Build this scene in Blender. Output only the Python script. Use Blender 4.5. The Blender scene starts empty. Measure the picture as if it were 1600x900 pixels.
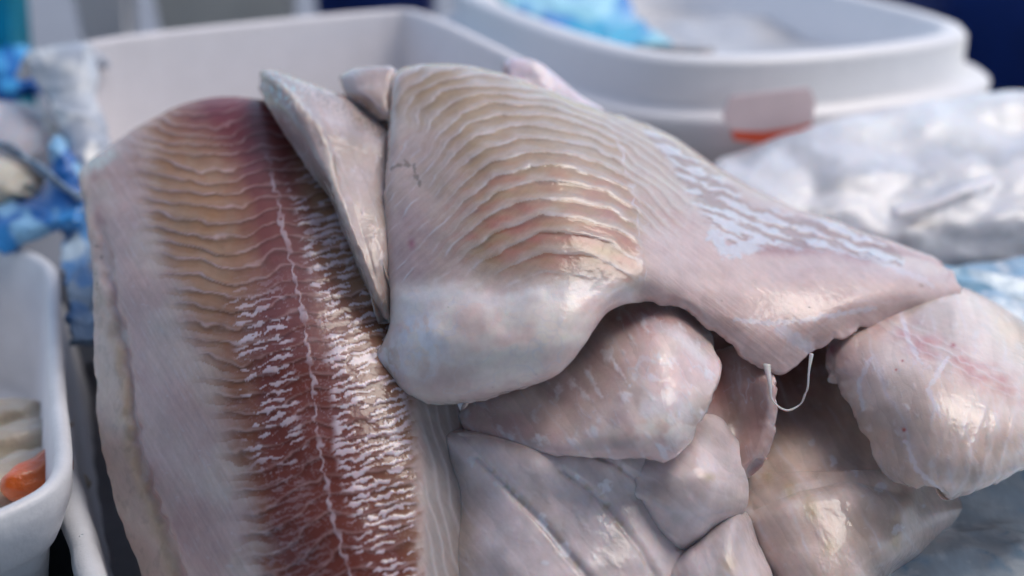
import bpy, bmesh, math, random
import numpy as np
from mathutils import Vector, Matrix

# ------------------------------------------------------------------ camera, sky, sun, exposure
S = bpy.context.scene
COL = S.collection
CAM = np.array([0.0, 0.0, 0.32])
PITCH = math.radians(22)
HALF = 18.0 / 42.0
cam_d = bpy.data.cameras.new('camera')
cam = bpy.data.objects.new('camera', cam_d)
COL.objects.link(cam)
cam.location = CAM
cam.rotation_euler = (math.pi / 2 - PITCH, 0, 0)
cam_d.lens = 42
cam_d.sensor_width = 36
cam_d.clip_start = 0.01
cam_d.clip_end = 200
cam_d.dof.use_dof = True
cam_d.dof.focus_distance = 0.436
cam_d.dof.aperture_fstop = 4.3
S.camera = cam

W = bpy.data.worlds.new('World')
S.world = W
W.use_nodes = True
wn = W.node_tree
sky = wn.nodes.new('ShaderNodeTexSky')
sky.sky_type = 'NISHITA'
sky.sun_disc = False
SUN_EL, SUN_AZ = math.radians(59), math.radians(60)     # azimuth clockwise from +Y
sky.sun_elevation = SUN_EL
sky.sun_rotation = SUN_AZ
sky.air_density = 1.0
sky.dust_density = 2.6
sky.ozone_density = 1.0
wn.links.new(sky.outputs[0], wn.nodes['Background'].inputs[0])
wn.nodes['Background'].inputs[1].default_value = 0.15

sl = bpy.data.lights.new('sun', 'SUN')
sl.energy = 0.52
sl.angle = math.radians(28)
sl.color = (1.0, 0.945, 0.89)
so = bpy.data.objects.new('sun', sl)
COL.objects.link(so)
sd = Vector((math.sin(SUN_AZ) * math.cos(SUN_EL), math.cos(SUN_AZ) * math.cos(SUN_EL), math.sin(SUN_EL)))
so.rotation_euler = sd.to_track_quat('Z', 'Y').to_euler()

S.view_settings.view_transform = 'Standard'
S.view_settings.look = 'None'
S.view_settings.gamma = 1
S.view_settings.exposure = 0.56
S.cycles.max_bounces = 8

# ------------------------------------------------------------------ helpers
FWD = np.array([0, math.cos(PITCH), -math.sin(PITCH)])
RT = np.array([1.0, 0, 0])
UP = np.array([0, math.sin(PITCH), math.cos(PITCH)])


def P(px, py, d):
    px = np.asarray(px, float); py = np.asarray(py, float); d = np.asarray(d, float)
    a = (px - 800) / 800 * HALF
    b = (450 - py) / 800 * HALF
    return CAM + d[..., None] * (FWD + a[..., None] * RT + b[..., None] * UP)


def depth_at_z(py, z):
    return (0.32 - z) / (math.sin(PITCH) - math.cos(PITCH) * (450 - py) / 800 * HALF)


_rng = np.random.RandomState(7)
_perm = _rng.permutation(4096)
_ang = _rng.rand(4096) * 2 * np.pi
_gx, _gy = np.cos(_ang), np.sin(_ang)


def noise(x, y, seed=0):
    x = np.asarray(x, float) + seed * 17.31; y = np.asarray(y, float) + seed * 9.77
    x, y = np.broadcast_arrays(x, y)
    xi = np.floor(x).astype(int); yi = np.floor(y).astype(int)
    xf = x - xi; yf = y - yi

    def g(ix, iy, fx, fy):
        h = _perm[(_perm[ix & 4095] + iy * 131) & 4095]
        return _gx[h] * fx + _gy[h] * fy
    u = xf * xf * xf * (xf * (xf * 6 - 15) + 10); v = yf * yf * yf * (yf * (yf * 6 - 15) + 10)
    a = g(xi, yi, xf, yf); b = g(xi + 1, yi, xf - 1, yf)
    c = g(xi, yi + 1, xf, yf - 1); d = g(xi + 1, yi + 1, xf - 1, yf - 1)
    return ((a * (1 - u) + b * u) * (1 - v) + (c * (1 - u) + d * u) * v) * 1.5


def fbm(x, y, o=4, seed=0):
    s = 0; a = 1; t = 0
    for k in range(o):
        s = s + a * noise(x * 2 ** k, y * 2 ** k, seed + k * 3); t += a; a *= 0.5
    return s / t * 1.3


def sst(a, b, x):
    t = np.clip((x - a) / (b - a), 0, 1)
    return t * t * (3 - 2 * t)


def mix(a, b, t):
    a = np.asarray(a, float); b = np.asarray(b, float)
    return a + (b - a) * t[..., None]


def pl(x, pts):
    """piecewise-linear curve through pts, evaluated at x"""
    xs, ys = zip(*pts)
    return np.interp(x, xs, ys)


def dist_poly(px, py, pts):
    """distance to a polyline and the side-free parameter along it (0..1)"""
    best = np.full(px.shape, 1e9); par = np.zeros(px.shape)
    n = len(pts) - 1
    for i in range(n):
        (x0, y0), (x1, y1) = pts[i], pts[i + 1]
        dx, dy = x1 - x0, y1 - y0
        t = np.clip(((px - x0) * dx + (py - y0) * dy) / (dx * dx + dy * dy), 0, 1)
        d = np.hypot(px - x0 - t * dx, py - y0 - t * dy)
        m = d < best
        best = np.where(m, d, best); par = np.where(m, (i + t) / n, par)
    return best, par


def tag(o, label=None, cat=None, group=None, kind=None):
    if label: o['label'] = label
    if cat: o['category'] = cat
    if group: o['group'] = group
    if kind: o['kind'] = kind
    return o


def empty(name, loc, label, cat, group=None):
    o = bpy.data.objects.new(name, None)
    COL.objects.link(o)
    o.location = loc
    o.empty_display_size = 0.02
    bpy.context.view_layer.update()
    return tag(o, label, cat, group)


def link(name, me, mat, parent=None, smooth=True):
    if smooth:
        me.polygons.foreach_set('use_smooth', np.ones(len(me.polygons), bool))
    me.materials.append(mat)
    o = bpy.data.objects.new(name, me)
    COL.objects.link(o)
    if parent is not None:
        o.parent = parent
        o.matrix_parent_inverse = Matrix.Translation(parent.location).inverted()
    return o


def mesh_from(name, V, F, col=None, aux=None):
    me = bpy.data.meshes.new(name)
    V = np.asarray(V, np.float32); F = np.asarray(F, np.int32)
    me.vertices.add(len(V)); me.vertices.foreach_set('co', V.ravel())
    k = F.shape[1]
    me.loops.add(F.size); me.loops.foreach_set('vertex_index', F.ravel())
    me.polygons.add(len(F))
    me.polygons.foreach_set('loop_start', np.arange(0, F.size, k, dtype=np.int32))
    me.polygons.foreach_set('loop_total', np.full(len(F), k, np.int32))
    me.update(calc_edges=True)
    if col is not None:
        a = me.color_attributes.new('flesh_colour', 'FLOAT_COLOR', 'POINT')
        c = np.ones((len(V), 4), np.float32); c[:, :3] = np.clip(col, 0.005, 0.95)
        a.data.foreach_set('color', c.ravel())
    if aux is not None:
        a = me.color_attributes.new('wetness', 'FLOAT_COLOR', 'POINT')
        c = np.ones((len(V), 4), np.float32); c[:, :3] = aux
        a.data.foreach_set('color', c.ravel())
    me.validate()
    return me


def bm_obj(name, bm, mat, parent=None, smooth=True):
    me = bpy.data.meshes.new(name)
    bmesh.ops.recalc_face_normals(bm, faces=bm.faces)
    bm.to_mesh(me); bm.free()
    return link(name, me, mat, parent, smooth)


def cr(ctrl, t):
    """Catmull-Rom along axis 0 at float params t"""
    n = ctrl.shape[0]
    e = np.concatenate([2 * ctrl[:1] - ctrl[1:2], ctrl, 2 * ctrl[-1:] - ctrl[-2:-1]], 0)
    i = np.clip(np.floor(t).astype(int), 0, n - 2); f = t - i
    p0, p1, p2, p3 = e[i], e[i + 1], e[i + 2], e[i + 3]
    f = f.reshape((-1,) + (1,) * (ctrl.ndim - 1))
    return 0.5 * (2 * p1 + (p2 - p0) * f + (2 * p0 - 5 * p1 + 4 * p2 - p3) * f ** 2 + (3 * p1 - p0 - 3 * p2 + p3) * f ** 3)


def vnorm(Q):
    du = np.gradient(Q, axis=1); dv = np.gradient(Q, axis=0)
    n = np.cross(dv, du)
    n /= np.maximum(np.linalg.norm(n, axis=2, keepdims=True), 1e-12)
    return n


def grid_faces(R, C, off=0, flip=False):
    i = np.arange(R - 1)[:, None] * C + np.arange(C - 1)[None] + off
    i = i.ravel()
    f = np.stack([i, i + 1, i + C + 1, i + C], 1)
    return f[:, ::-1] if flip else f


def slab(name, rows, nu, nv, fn, mat, parent=None, rag=3.0, edge=1.0, dense=0.8, seed=0, ragw=0.006):
    """A fillet: rows of control points (px, py, depth, thickness mm) of its upper surface,
    splined, given a rounded edge and a lower surface, and coloured/displaced by fn."""
    ctrl = np.array(rows, float)
    if ctrl.shape[2] == 3:
        ctrl = np.concatenate([ctrl, np.full(ctrl.shape[:2] + (1,), 12.0)], 2)
    R, C = ctrl.shape[:2]
    sm = lambda n: (lambda s: s - dense * np.sin(2 * np.pi * s) / (2 * np.pi))(np.linspace(0, 1, n))
    tv, tu = sm(nv) * (R - 1), sm(nu) * (C - 1)
    G = cr(ctrl, tv)
    G = np.swapaxes(cr(np.swapaxes(G, 0, 1), tu), 0, 1)
    px, py, d, T = [G[..., k] for k in range(4)]
    T = np.maximum(T, 1.0) * 1e-3
    Q = P(px, py, d)

    def edges(Q):
        su = np.linalg.norm(np.diff(Q, axis=1), axis=2); sv = np.linalg.norm(np.diff(Q, axis=0), axis=2)
        cu = np.concatenate([np.zeros((nv, 1)), np.cumsum(su, 1)], 1); cv = np.concatenate([np.zeros((1, nu)), np.cumsum(sv, 0)], 0)
        return np.minimum(cu, cu[:, -1:] - cu), np.minimum(cv, cv[-1:] - cv)
    eu, ev = edges(Q)
    e = np.minimum(eu, ev)
    # ragged rim
    fr = np.exp(-e / ragw) * (rag(px, py) if callable(rag) else rag)
    px = px + fr * (fbm(px / 48, py / 48, 3, seed + 1) * 2.4); py = py + fr * (fbm(px / 42, py / 42, 3, seed + 5) * 2.4)
    Q = P(px, py, d)
    eu, ev = edges(Q)
    N = vnorm(Q)
    h = T / 2
    w = h * edge + 1e-5
    k = np.clip(np.sqrt(np.clip(1 - eu / w, 0, 1) ** 2 + np.clip(1 - ev / w, 0, 1) ** 2), 0, 1)
    p = np.sqrt(1 - k * k)
    u, v = np.meshgrid(tu / (C - 1), tv / (R - 1))
    col, disp, aux = fn(px, py, u, v, np.minimum(eu, ev))
    top = Q - N * (h * (1 - p))[..., None] + N * (disp * np.clip(p * 1.3, 0, 1))[..., None]
    bot = Q - N * (h * (1 + p))[..., None]
    V = np.concatenate([top.reshape(-1, 3), bot[1:-1, 1:-1].reshape(-1, 3)])
    # index map of the lower surface (border shared with the top)
    idx = np.arange(nv * nu).reshape(nv, nu).copy()
    idx[1:-1, 1:-1] = nv * nu + np.arange((nv - 2) * (nu - 2)).reshape(nv - 2, nu - 2)
    F1 = grid_faces(nv, nu)
    F2 = np.stack([idx[:-1, :-1].ravel(), idx[1:, :-1].ravel(), idx[1:, 1:].ravel(), idx[:-1, 1:].ravel()], 1)
    cc = col.reshape(-1, 3); ca = aux.reshape(-1, 3)
    cc = np.concatenate([cc, col[1:-1, 1:-1].reshape(-1, 3)]); ca = np.concatenate([ca, aux[1:-1, 1:-1].reshape(-1, 3)])
    me = mesh_from(name, V, np.concatenate([F1[:, ::-1], F2[:, ::-1]]), cc, ca)
    return link(name, me, mat, parent)


def tube(name, pts, r, mat, parent=None, seg=8, n=40, flat=1.0):
    """tapered strand through 3-D points; r = radius or list of radii"""
    pts = np.array(pts, float)
    t = np.linspace(0, len(pts) - 1, n)
    Cn = cr(pts, t)
    rr = np.interp(t, np.arange(len(pts)), r if np.ndim(r) else [r] * len(pts))
    T = np.gradient(Cn, axis=0); T /= np.linalg.norm(T, axis=1, keepdims=True)
    a = np.cross(T, [0.13, 0.2, 0.97]); a /= np.linalg.norm(a, axis=1, keepdims=True)
    b = np.cross(T, a)
    th = np.linspace(0, 2 * np.pi, seg, endpoint=False)
    V = Cn[:, None] + rr[:, None, None] * (np.cos(th)[None, :, None] * a[:, None] + flat * np.sin(th)[None, :, None] * b[:, None])
    V = V.reshape(-1, 3)
    F = []
    for i in range(n - 1):
        for j in range(seg):
            F.append((i * seg + j, i * seg + (j + 1) % seg, (i + 1) * seg + (j + 1) % seg, (i + 1) * seg + j))
    V = np.concatenate([V, Cn[:1], Cn[-1:]])
    k = len(V) - 2
    for j in range(seg):
        F.append((k, (j + 1) % seg, j, k)); F.append((k + 1, (n - 1) * seg + j, (n - 1) * seg + (j + 1) % seg, k + 1))
    me = bpy.data.meshes.new(name)
    me.from_pydata([tuple(x) for x in V], [], [tuple(dict.fromkeys(f)) for f in F])
    me.update()
    return link(name, me, mat, parent)


# ------------------------------------------------------------------ materials
def nmat(name):
    m = bpy.data.materials.new(name); m.use_nodes = True
    nt = m.node_tree
    return m, nt, nt.nodes['Principled BSDF']


def noise_node(nt, scale, detail=4, rough=0.55, vec=None, dist=0):
    n = nt.nodes.new('ShaderNodeTexNoise')
    n.inputs['Scale'].default_value = scale; n.inputs['Detail'].default_value = detail
    n.inputs['Roughness'].default_value = rough; n.inputs['Distortion'].default_value = dist
    if vec is not None: nt.links.new(vec, n.inputs['Vector'])
    return n


def ramp(nt, fac, stops):
    r = nt.nodes.new('ShaderNodeValToRGB')
    while len(r.color_ramp.elements) < len(stops): r.color_ramp.elements.new(0.5)
    for e, (p, c) in zip(r.color_ramp.elements, stops):
        e.position = p; e.color = (c[0], c[1], c[2], 1) if np.ndim(c) else (c, c, c, 1)
    nt.links.new(fac, r.inputs[0])
    return r


def bump(nt, b, h, dist, strength=1.0, prev=None):
    n = nt.nodes.new('ShaderNodeBump')
    n.inputs['Distance'].default_value = dist; n.inputs['Strength'].default_value = strength
    nt.links.new(h, n.inputs['Height'])
    if prev is not None: nt.links.new(prev, n.inputs['Normal'])
    nt.links.new(n.outputs[0], b.inputs['Normal'])
    return n.outputs[0]


def flesh_mat(name, sss=0.8, rot=0.0, bd=0.00008, blb=0.18, lo=(.88, .84, .86), hi=(.99, .955, .97)):
    m, nt, b = nmat(name)
    L = nt.links.new
    ac = nt.nodes.new('ShaderNodeAttribute'); ac.attribute_name = 'flesh_colour'
    aw = nt.nodes.new('ShaderNodeAttribute'); aw.attribute_name = 'wetness'
    tc = nt.nodes.new('ShaderNodeTexCoord')
    mp = nt.nodes.new('ShaderNodeMapping')
    mp.inputs['Rotation'].default_value = (0, 0, rot); mp.inputs['Scale'].default_value = (1, 0.28, 1)
    L(tc.outputs['Object'], mp.inputs[0])
    fib = noise_node(nt, 420, 2, 0.5, mp.outputs[0], 0.6)
    blot = noise_node(nt, 120, 4, 0.6, tc.outputs['Object'])
    r1 = ramp(nt, blot.outputs[0], [(0.3, lo), (0.7, hi)])
    r2 = ramp(nt, fib.outputs[0], [(0.3, (0.965, 0.96, 0.96)), (0.72, (1.04, 1.04, 1.04))])
    m1 = nt.nodes.new('ShaderNodeMix'); m1.data_type = 'RGBA'; m1.blend_type = 'MULTIPLY'; m1.inputs[0].default_value = 1
    m2 = nt.nodes.new('ShaderNodeMix'); m2.data_type = 'RGBA'; m2.blend_type = 'MULTIPLY'; m2.inputs[0].default_value = 1
    L(ac.outputs['Color'], m1.inputs[6]); L(r1.outputs[0], m1.inputs[7])
    L(m1.outputs[2], m2.inputs[6]); L(r2.outputs[0], m2.inputs[7])
    L(m2.outputs[2], b.inputs['Base Color'])
    sp = nt.nodes.new('ShaderNodeSeparateColor'); L(aw.outputs['Color'], sp.inputs[0])
    L(sp.outputs[0], b.inputs['Roughness'])
    b.inputs['IOR'].default_value = 1.36
    b.inputs['Subsurface Weight'].default_value = sss
    b.inputs['Subsurface Anisotropy'].default_value = 0.3
    b.inputs['Subsurface Radius'].default_value = (1.0, 0.55, 0.4)
    b.inputs['Subsurface Scale'].default_value = 0.0020
    L(sp.outputs[1], b.inputs['Coat Weight'])
    b.inputs['Coat Roughness'].default_value = 0.08
    b.inputs['Coat IOR'].default_value = 1.38
    b.inputs['Specular IOR Level'].default_value = 0.32
    n1 = bump(nt, b, blot.outputs[0], 0.0009, blb)
    n2 = bump(nt, b, fib.outputs[0], bd, 0.5, n1)
    wet = noise_node(nt, 260, 2, 0.5, tc.outputs['Object'], 0.4)
    n3 = nt.nodes.new('ShaderNodeBump')
    n3.inputs['Distance'].default_value = 0.0008; n3.inputs['Strength'].default_value = 0.42
    L(wet.outputs[0], n3.inputs['Height']); L(n2, n3.inputs['Normal'])
    L(n3.outputs[0], b.inputs['Coat Normal'])
    return m


def simple_mat(name, c, rough=0.5, bs=0, bd=0.0, sss=0, vary=0.0, vs=20, trans=0, coat=0, ior=1.45, c2=None):
    m, nt, b = nmat(name)
    tc = nt.nodes.new('ShaderNodeTexCoord')
    v = noise_node(nt, vs, 4, 0.6, tc.outputs['Object'])
    lo = tuple(x * (1 - vary) for x in c) if c2 is None else c2
    r = ramp(nt, v.outputs[0], [(0.3, lo), (0.7, c)])
    nt.links.new(r.outputs[0], b.inputs['Base Color'])
    b.inputs['Roughness'].default_value = rough; b.inputs['IOR'].default_value = ior
    b.inputs['Transmission Weight'].default_value = trans
    b.inputs['Coat Weight'].default_value = coat
    if sss:
        b.inputs['Subsurface Weight'].default_value = sss
    b.inputs['Subsurface Anisotropy'].default_value = 0.3; b.inputs['Subsurface Scale'].default_value = 0.01
    if bd:
        h = noise_node(nt, bs, 4, 0.6, tc.outputs['Object'])
        bump(nt, b, h.outputs[0], bd)
    return m


M_flesh = flesh_mat('wet_fish_flesh')
M_flesh_r = flesh_mat('wet_fish_flesh_crossgrain', rot=1.2)
M_sinew = simple_mat('sinew', (0.62, 0.58, 0.6), 0.25, 900, 0.0002, sss=0.4, vary=0.15, vs=300)
M_foam = simple_mat('expanded_polystyrene', (0.80, 0.77, 0.78), 0.55, 350, 0.0006, sss=0.0, vary=0.06, vs=60)
M_tub = simple_mat('white_tub_plastic', (0.82, 0.81, 0.81), 0.35, 40, 0.0008, vary=0.04, vs=8)
M_tray = simple_mat('white_tray_plastic', (0.74, 0.76, 0.8), 0.35, 90, 0.0008, vary=0.12, vs=40)
M_greyplastic = simple_mat('grey_tray_inside', (0.28, 0.28, 0.30), 0.4, 60, 0.001, vary=0.25, vs=25)
M_counter = simple_mat('steel_counter', (0.22, 0.22, 0.24), 0.45, 20, 0.001, vary=0.2, vs=6)
M_navy = simple_mat('navy_plastic', (0.010, 0.045, 0.26), 0.4, 30, 0.001, vary=0.4, vs=10)
M_cyan = simple_mat('cyan_plastic', (0.01, 0.50, 0.66), 0.4, 30, 0.001, vary=0.2, vs=10)
M_blue = simple_mat('blue_polythene', (0.02, 0.22, 0.62), 0.22, 60, 0.004, vary=0.5, vs=18, coat=0.5)
M_lightblue = simple_mat('pale_blue_polythene', (0.20, 0.62, 0.82), 0.2, 60, 0.004, vary=0.5, vs=22, coat=0.5)
M_clear = simple_mat('cloudy_polythene', (0.60, 0.64, 0.70), 0.2, 70, 0.003, vary=0.3, vs=30, coat=0.6)
M_shade_cloth = simple_mat('shade_cloth', (0.30, 0.27, 0.26), 0.8, 30, 0.001, vary=0.1)

# ------------------------------------------------------------------ the setting
def box_bm(bm, c, s, rz=0.0, taper=0.0, bev=0.0):
    r = bmesh.ops.create_cube(bm, size=1)
    vs = r['verts']
    for v in vs:
        k = 1 - (taper if v.co.z < 0 else 0)
        v.co = Vector((v.co.x * s[0] * k, v.co.y * s[1] * k, v.co.z * s[2]))
    bmesh.ops.rotate(bm, verts=vs, cent=(0, 0, 0), matrix=Matrix.Rotation(rz, 3, 'Z'))
    bmesh.ops.translate(bm, verts=vs, vec=c)
    if bev:
        es = list({e for v in vs for e in v.link_edges})
        bmesh.ops.bevel(bm, geom=es, offset=bev, segments=3, affect='EDGES')


bm = bmesh.new(); box_bm(bm, (0, 1.2, -0.02), (6, 4.4, 0.04), bev=0.004)
tag(bm_obj('counter', bm, M_counter, smooth=False), kind='structure')
bm = bmesh.new(); box_bm(bm, (0, 20, -0.85), (80, 80, 0.1))
tag(bm_obj('ground', bm, simple_mat('paving', (0.30, 0.29, 0.28), 0.8, 20, 0.002, vary=0.3, vs=3), smooth=False), kind='structure')

# unseen cloth added above and behind the camera to shade the near counter
aw = empty('added_shade', (0, -0.9, -0.8), 'plain grey cloth added out of view to shade the near side', 'added shade cloth')
SHADE_Y1, SHADE_Z = 0.38, 1.0
ys = np.linspace(-2.6, SHADE_Y1, 18); xs = np.linspace(-2.6, 2.6, 30)
X, Y = np.meshgrid(xs, ys)
Z = SHADE_Z + 0.12 * (SHADE_Y1 - Y) + 0.015 * np.sin(X * 9) + 0.01 * np.sin(Y * 7)
V = np.concatenate([np.stack([X, Y, Z], 2).reshape(-1, 3), np.stack([X, Y, Z + 0.006], 2).reshape(-1, 3)])
R_, C_ = X.shape
F = np.concatenate([grid_faces(R_, C_), grid_faces(R_, C_, R_ * C_, True)])
link('shade_cloth', mesh_from('shade_cloth', V, F), M_shade_cloth, aw)
for sx in (-2.4, 2.4):
    bm = bmesh.new(); box_bm(bm, (sx, 0.2, 0.14), (0.04, 0.04, 1.9), bev=0.004)
    bm_obj('pole', bm, M_counter, aw, smooth=False)


# ------------------------------------------------------------------ fillets
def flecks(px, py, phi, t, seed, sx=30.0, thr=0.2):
    """thin pale slivers along the muscle bands: torn membrane and painted wet highlights"""
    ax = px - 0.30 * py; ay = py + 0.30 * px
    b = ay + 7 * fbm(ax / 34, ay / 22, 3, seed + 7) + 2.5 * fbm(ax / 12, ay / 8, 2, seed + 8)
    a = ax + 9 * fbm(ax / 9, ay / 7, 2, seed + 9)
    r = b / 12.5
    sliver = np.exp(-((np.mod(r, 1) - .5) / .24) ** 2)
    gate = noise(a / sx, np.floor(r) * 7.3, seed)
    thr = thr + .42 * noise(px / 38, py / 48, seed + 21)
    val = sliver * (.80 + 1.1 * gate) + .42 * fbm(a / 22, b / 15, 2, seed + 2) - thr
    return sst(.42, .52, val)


def left_fn(px, py, u, v, e):
    spine = pl(py, [(120, 404), (230, 416), (290, 429), (370, 446), (450, 466), (530, 481), (620, 491), (700, 499), (790, 516), (900, 543), (1050, 580)])
    wx = px + 9 * fbm(px / 60, py / 45, 3, 2); wy = py + 9 * fbm(px / 60, py / 38, 3, 4)
    t = wx - spine
    lo = py
    slope = pl(lo, [(150, 0.0), (500, 0.06), (700, 0.22), (900, 0.42)])
    che = pl(t, [(-330, -46), (-230, -24), (-170, -10), (-110, 6), (-60, 2), (-20, -12), (0, -16), (40, -8), (100, -12), (170, -16), (240, -30)])
    q = wy - che + slope * np.clip(t, -260, 0) * -1 * -1 + 3 * noise(px / 22, py / 60, 9)
    q = wy - che + slope * t * 1.0 * (t < 0) + 0.12 * np.clip(t, 0, 300)
    ys = np.arange(0, 1400.0, 4)
    sp = pl(ys, [(0, 11), (150, 12), (210, 16), (300, 21), (450, 23), (600, 25), (800, 29), (1000, 32)])
    ph = np.cumsum(4 / sp)
    phi = np.interp(q, ys, ph)
    f = np.mod(phi, 1)
    line = np.exp(-((f - 0.5) / 0.075) ** 2)
    under = np.exp(-((f - 0.66) / 0.10) ** 2)
    # colour zones
    lb = pl(py, [(140, 225), (200, 215), (300, 215), (400, 240), (500, 285), (600, 330), (700, 352), (800, 378), (900, 395), (1100, 430)])
    sc = 20 * (f - 0.5) * (1.0) + 14 * fbm(px / 60, py / 30, 2, 11)
    zone = sst(-22, 45, px - lb + sc)
    rb = pl(py, [(100, 900), (450, 640), (600, 637), (700, 648), (900, 655), (1100, 665)])
    zone = zone * (1 - sst(-12, 10, px - rb + 6 * noise(px / 10, py / 12, 5) + 10 * (f - .5)))
    white = np.array([0.68, 0.53, 0.50])
    white2 = np.array([0.72, 0.62, 0.57])
    gold = np.array([0.44, 0.25, 0.125])
    red = np.array([0.25, 0.078, 0.062])
    deep = np.array([0.22, 0.035, 0.04])
    nz = fbm(px / 55, py / 70, 3, 21)
    redness = np.exp(-((t + 5) / pl(py, [(150, 150), (250, 60), (400, 62), (500, 110), (600, 140), (900, 165)])) ** 2)
    redness = np.clip(redness * 1.25 + 0.25 * nz, 0, 1)
    c = mix(np.broadcast_to(gold, px.shape + (3,)), red, redness)
    top = np.exp(-((py - 172) / 62) ** 2) * np.exp(-((px - 365) / 85) ** 2)
    c = mix(c, deep, np.clip(top * 1.1 + 0.4 * np.exp(-((px - 395) / 25) ** 2) * np.exp(-((py - 240) / 60) ** 2), 0, 0.95))
    goldstreak = 0.5 * (1 - redness) * sst(0.2, 0.6, nz + 0.3)
    c = mix(c, [0.5, 0.36, 0.22], goldstreak)
    # dark lower side / pale crest of every muscle band
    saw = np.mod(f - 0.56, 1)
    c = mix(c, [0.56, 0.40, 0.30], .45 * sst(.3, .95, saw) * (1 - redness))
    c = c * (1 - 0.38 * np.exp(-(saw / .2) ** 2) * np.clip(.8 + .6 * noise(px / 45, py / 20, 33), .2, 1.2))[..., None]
    lw = np.clip(0.65 + 0.5 * noise(px / 30, py / 14, 31), 0, 1)
    c = mix(c, [0.82, 0.64, 0.64], line * lw * (0.42 + 0.5 * (1 - redness)))
    # thinner branching threads crossing the bands in the red part
    thr = np.exp(-(np.abs(fbm((px + 1.4 * py) / 42, (py - .5 * px) / 20, 3, 41)) / 0.045) ** 2)
    c = mix(c, [0.55, 0.44, 0.47], 0.38 * thr * sst(380, 480, py) * redness)
    w = mix(np.broadcast_to(white, px.shape + (3,)), white2, sst(-.3, .4, fbm(px / 70, py / 90, 3, 51)))
    fibre = fbm((px * 0.86 - py * 0.5) / 5.5, (px * 0.5 + py * 0.86) / 70, 3, 61)
    w = w * (1 + 0.13 * fibre)[..., None]
    w = mix(w, [.76, .72, .74], .45 * sst(.35, .6, fbm((px * 0.86 - py * 0.5) / 4.5, (px * 0.5 + py * 0.86) / 34, 2, 63)))
    w = mix(w, [0.60, 0.40, 0.44], 0.35 * np.exp(-((px - lb + 110) / 60) ** 2) * sst(400, 600, py))
    # belly rim: yellowish, wrinkled
    rim = pl(py, [(230, 128), (300, 140), (420, 160), (500, 176), (600, 196), (700, 206), (800, 240), (900, 275), (1100, 320)])
    dr = px - rim + 6 * noise(px / 20, py / 24, 71)
    rimz = 1 - sst(-8, 10, dr)
    w = mix(w, [0.74, 0.64, 0.56], 0.6 * rimz)
    w = mix(w, [0.60, 0.50, 0.33], 0.55 * np.exp(-((dr + 4) / 9) ** 2) * sst(430, 560, py))
    w = mix(w, [0.50, 0.22, 0.20], 0.40 * np.exp(-((dr - 10) / 8) ** 2) * sst(.0, .4, fbm(px / 40, py / 50, 2, 73) + .2))
    w = w * (1 - 0.14 * rimz * sst(0.1, 0.5, fbm(px / 16, py / 30, 3, 77)))[..., None]
    dk = sst(0.52, 0.62, fbm(px / 7, py / 9, 2, 79)) * np.exp(-((px - 148) / 9) ** 2) * sst(350, 400, py) * (1 - sst(470, 520, py))
    w = mix(w, [0.12, 0.12, 0.10], dk)
    c = mix(w, c, zone)
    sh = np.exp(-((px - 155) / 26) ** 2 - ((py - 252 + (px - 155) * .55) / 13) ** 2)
    c = mix(c, [.70, .82, .78], np.clip(1.1 * sh * (1 + noise(px / 6, py / 6, 35)), 0, .9))  # greenish-white shine on the skin, painted into the colour
    # right-hand white flesh with strong parallel septa
    rw = sst(4, 22, px - rb)
    st = np.mod((px - rb - 0.22 * (py - 650) + 5 * noise(px / 30, py / 60, 81)) / 17.0, 1)
    stl = np.exp(-((st - 0.5) / 0.16) ** 2)
    c = mix(c, np.array([0.50, 0.46, 0.44]) * (1 + 0.1 * fibre)[..., None], rw)
    c = mix(c, [0.72, 0.70, 0.72], 0.6 * stl * rw)
    # spine line
    sd = np.abs(t * 1.0 + 5 * noise(px / 9, py / 10, 91))
    sw = 2.3 + 2.6 * noise(py / 12, py * 0, 93)
    sl_ = (1 - sst(sw * 0.6, sw * 1.5, sd)) * np.clip(0.55 + 0.7 * noise(py / 22, px * 0, 95) + sst(300, 500, py) * 0.3, 0, 1) * sst(215, 300, py)
    c = mix(c, [0.66, 0.56, 0.62], 0.85 * sl_)
    # membrane remnants and sky highlights on wet ridges, both painted as pale colour
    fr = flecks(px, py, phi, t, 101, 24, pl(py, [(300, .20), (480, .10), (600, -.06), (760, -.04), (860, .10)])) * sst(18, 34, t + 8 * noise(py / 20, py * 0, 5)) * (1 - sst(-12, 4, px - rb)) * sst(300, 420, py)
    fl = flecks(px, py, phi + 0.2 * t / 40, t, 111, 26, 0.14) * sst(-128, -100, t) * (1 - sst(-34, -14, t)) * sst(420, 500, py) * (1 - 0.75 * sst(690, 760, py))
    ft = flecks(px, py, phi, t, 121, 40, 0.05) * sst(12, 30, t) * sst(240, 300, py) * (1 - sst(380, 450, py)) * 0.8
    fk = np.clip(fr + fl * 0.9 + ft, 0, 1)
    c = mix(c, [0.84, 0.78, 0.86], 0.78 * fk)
    ps = sst(0.62, 0.7, fbm(px / 26, py / 12, 3, 131)) * (1 - zone) * (1 - rw) * (1 - rimz)
    c = mix(c, [0.74, 0.72, 0.76], 0.5 * ps)
    ridge = (0.5 + 0.5 * np.cos(2 * np.pi * (f - 0.30 - 0.10 * np.sin(2 * np.pi * f))))
    disp = 0.00042 * ridge * zone * pl(py, [(150, 0.6), (300, 1.1), (500, 0.9), (700, 0.6), (900, 0.5)]) * (0.55 + 0.45 * (1 - redness))
    disp += 0.00012 * fk + 0.00016 * sl_ + 0.00018 * stl * rw
    disp += 0.0008 * fbm(px / 120, py / 120, 2, 141) + 0.00003 * fibre * (1 - zone)
    disp += -0.0022 * np.exp(-((dr - 6) / 9) ** 2) * sst(300, 450, py) + 0.0006 * rimz * fbm(px / 50, py / 90, 2, 143)
    c = c * (.85 + .1 * fk)[..., None]
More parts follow.
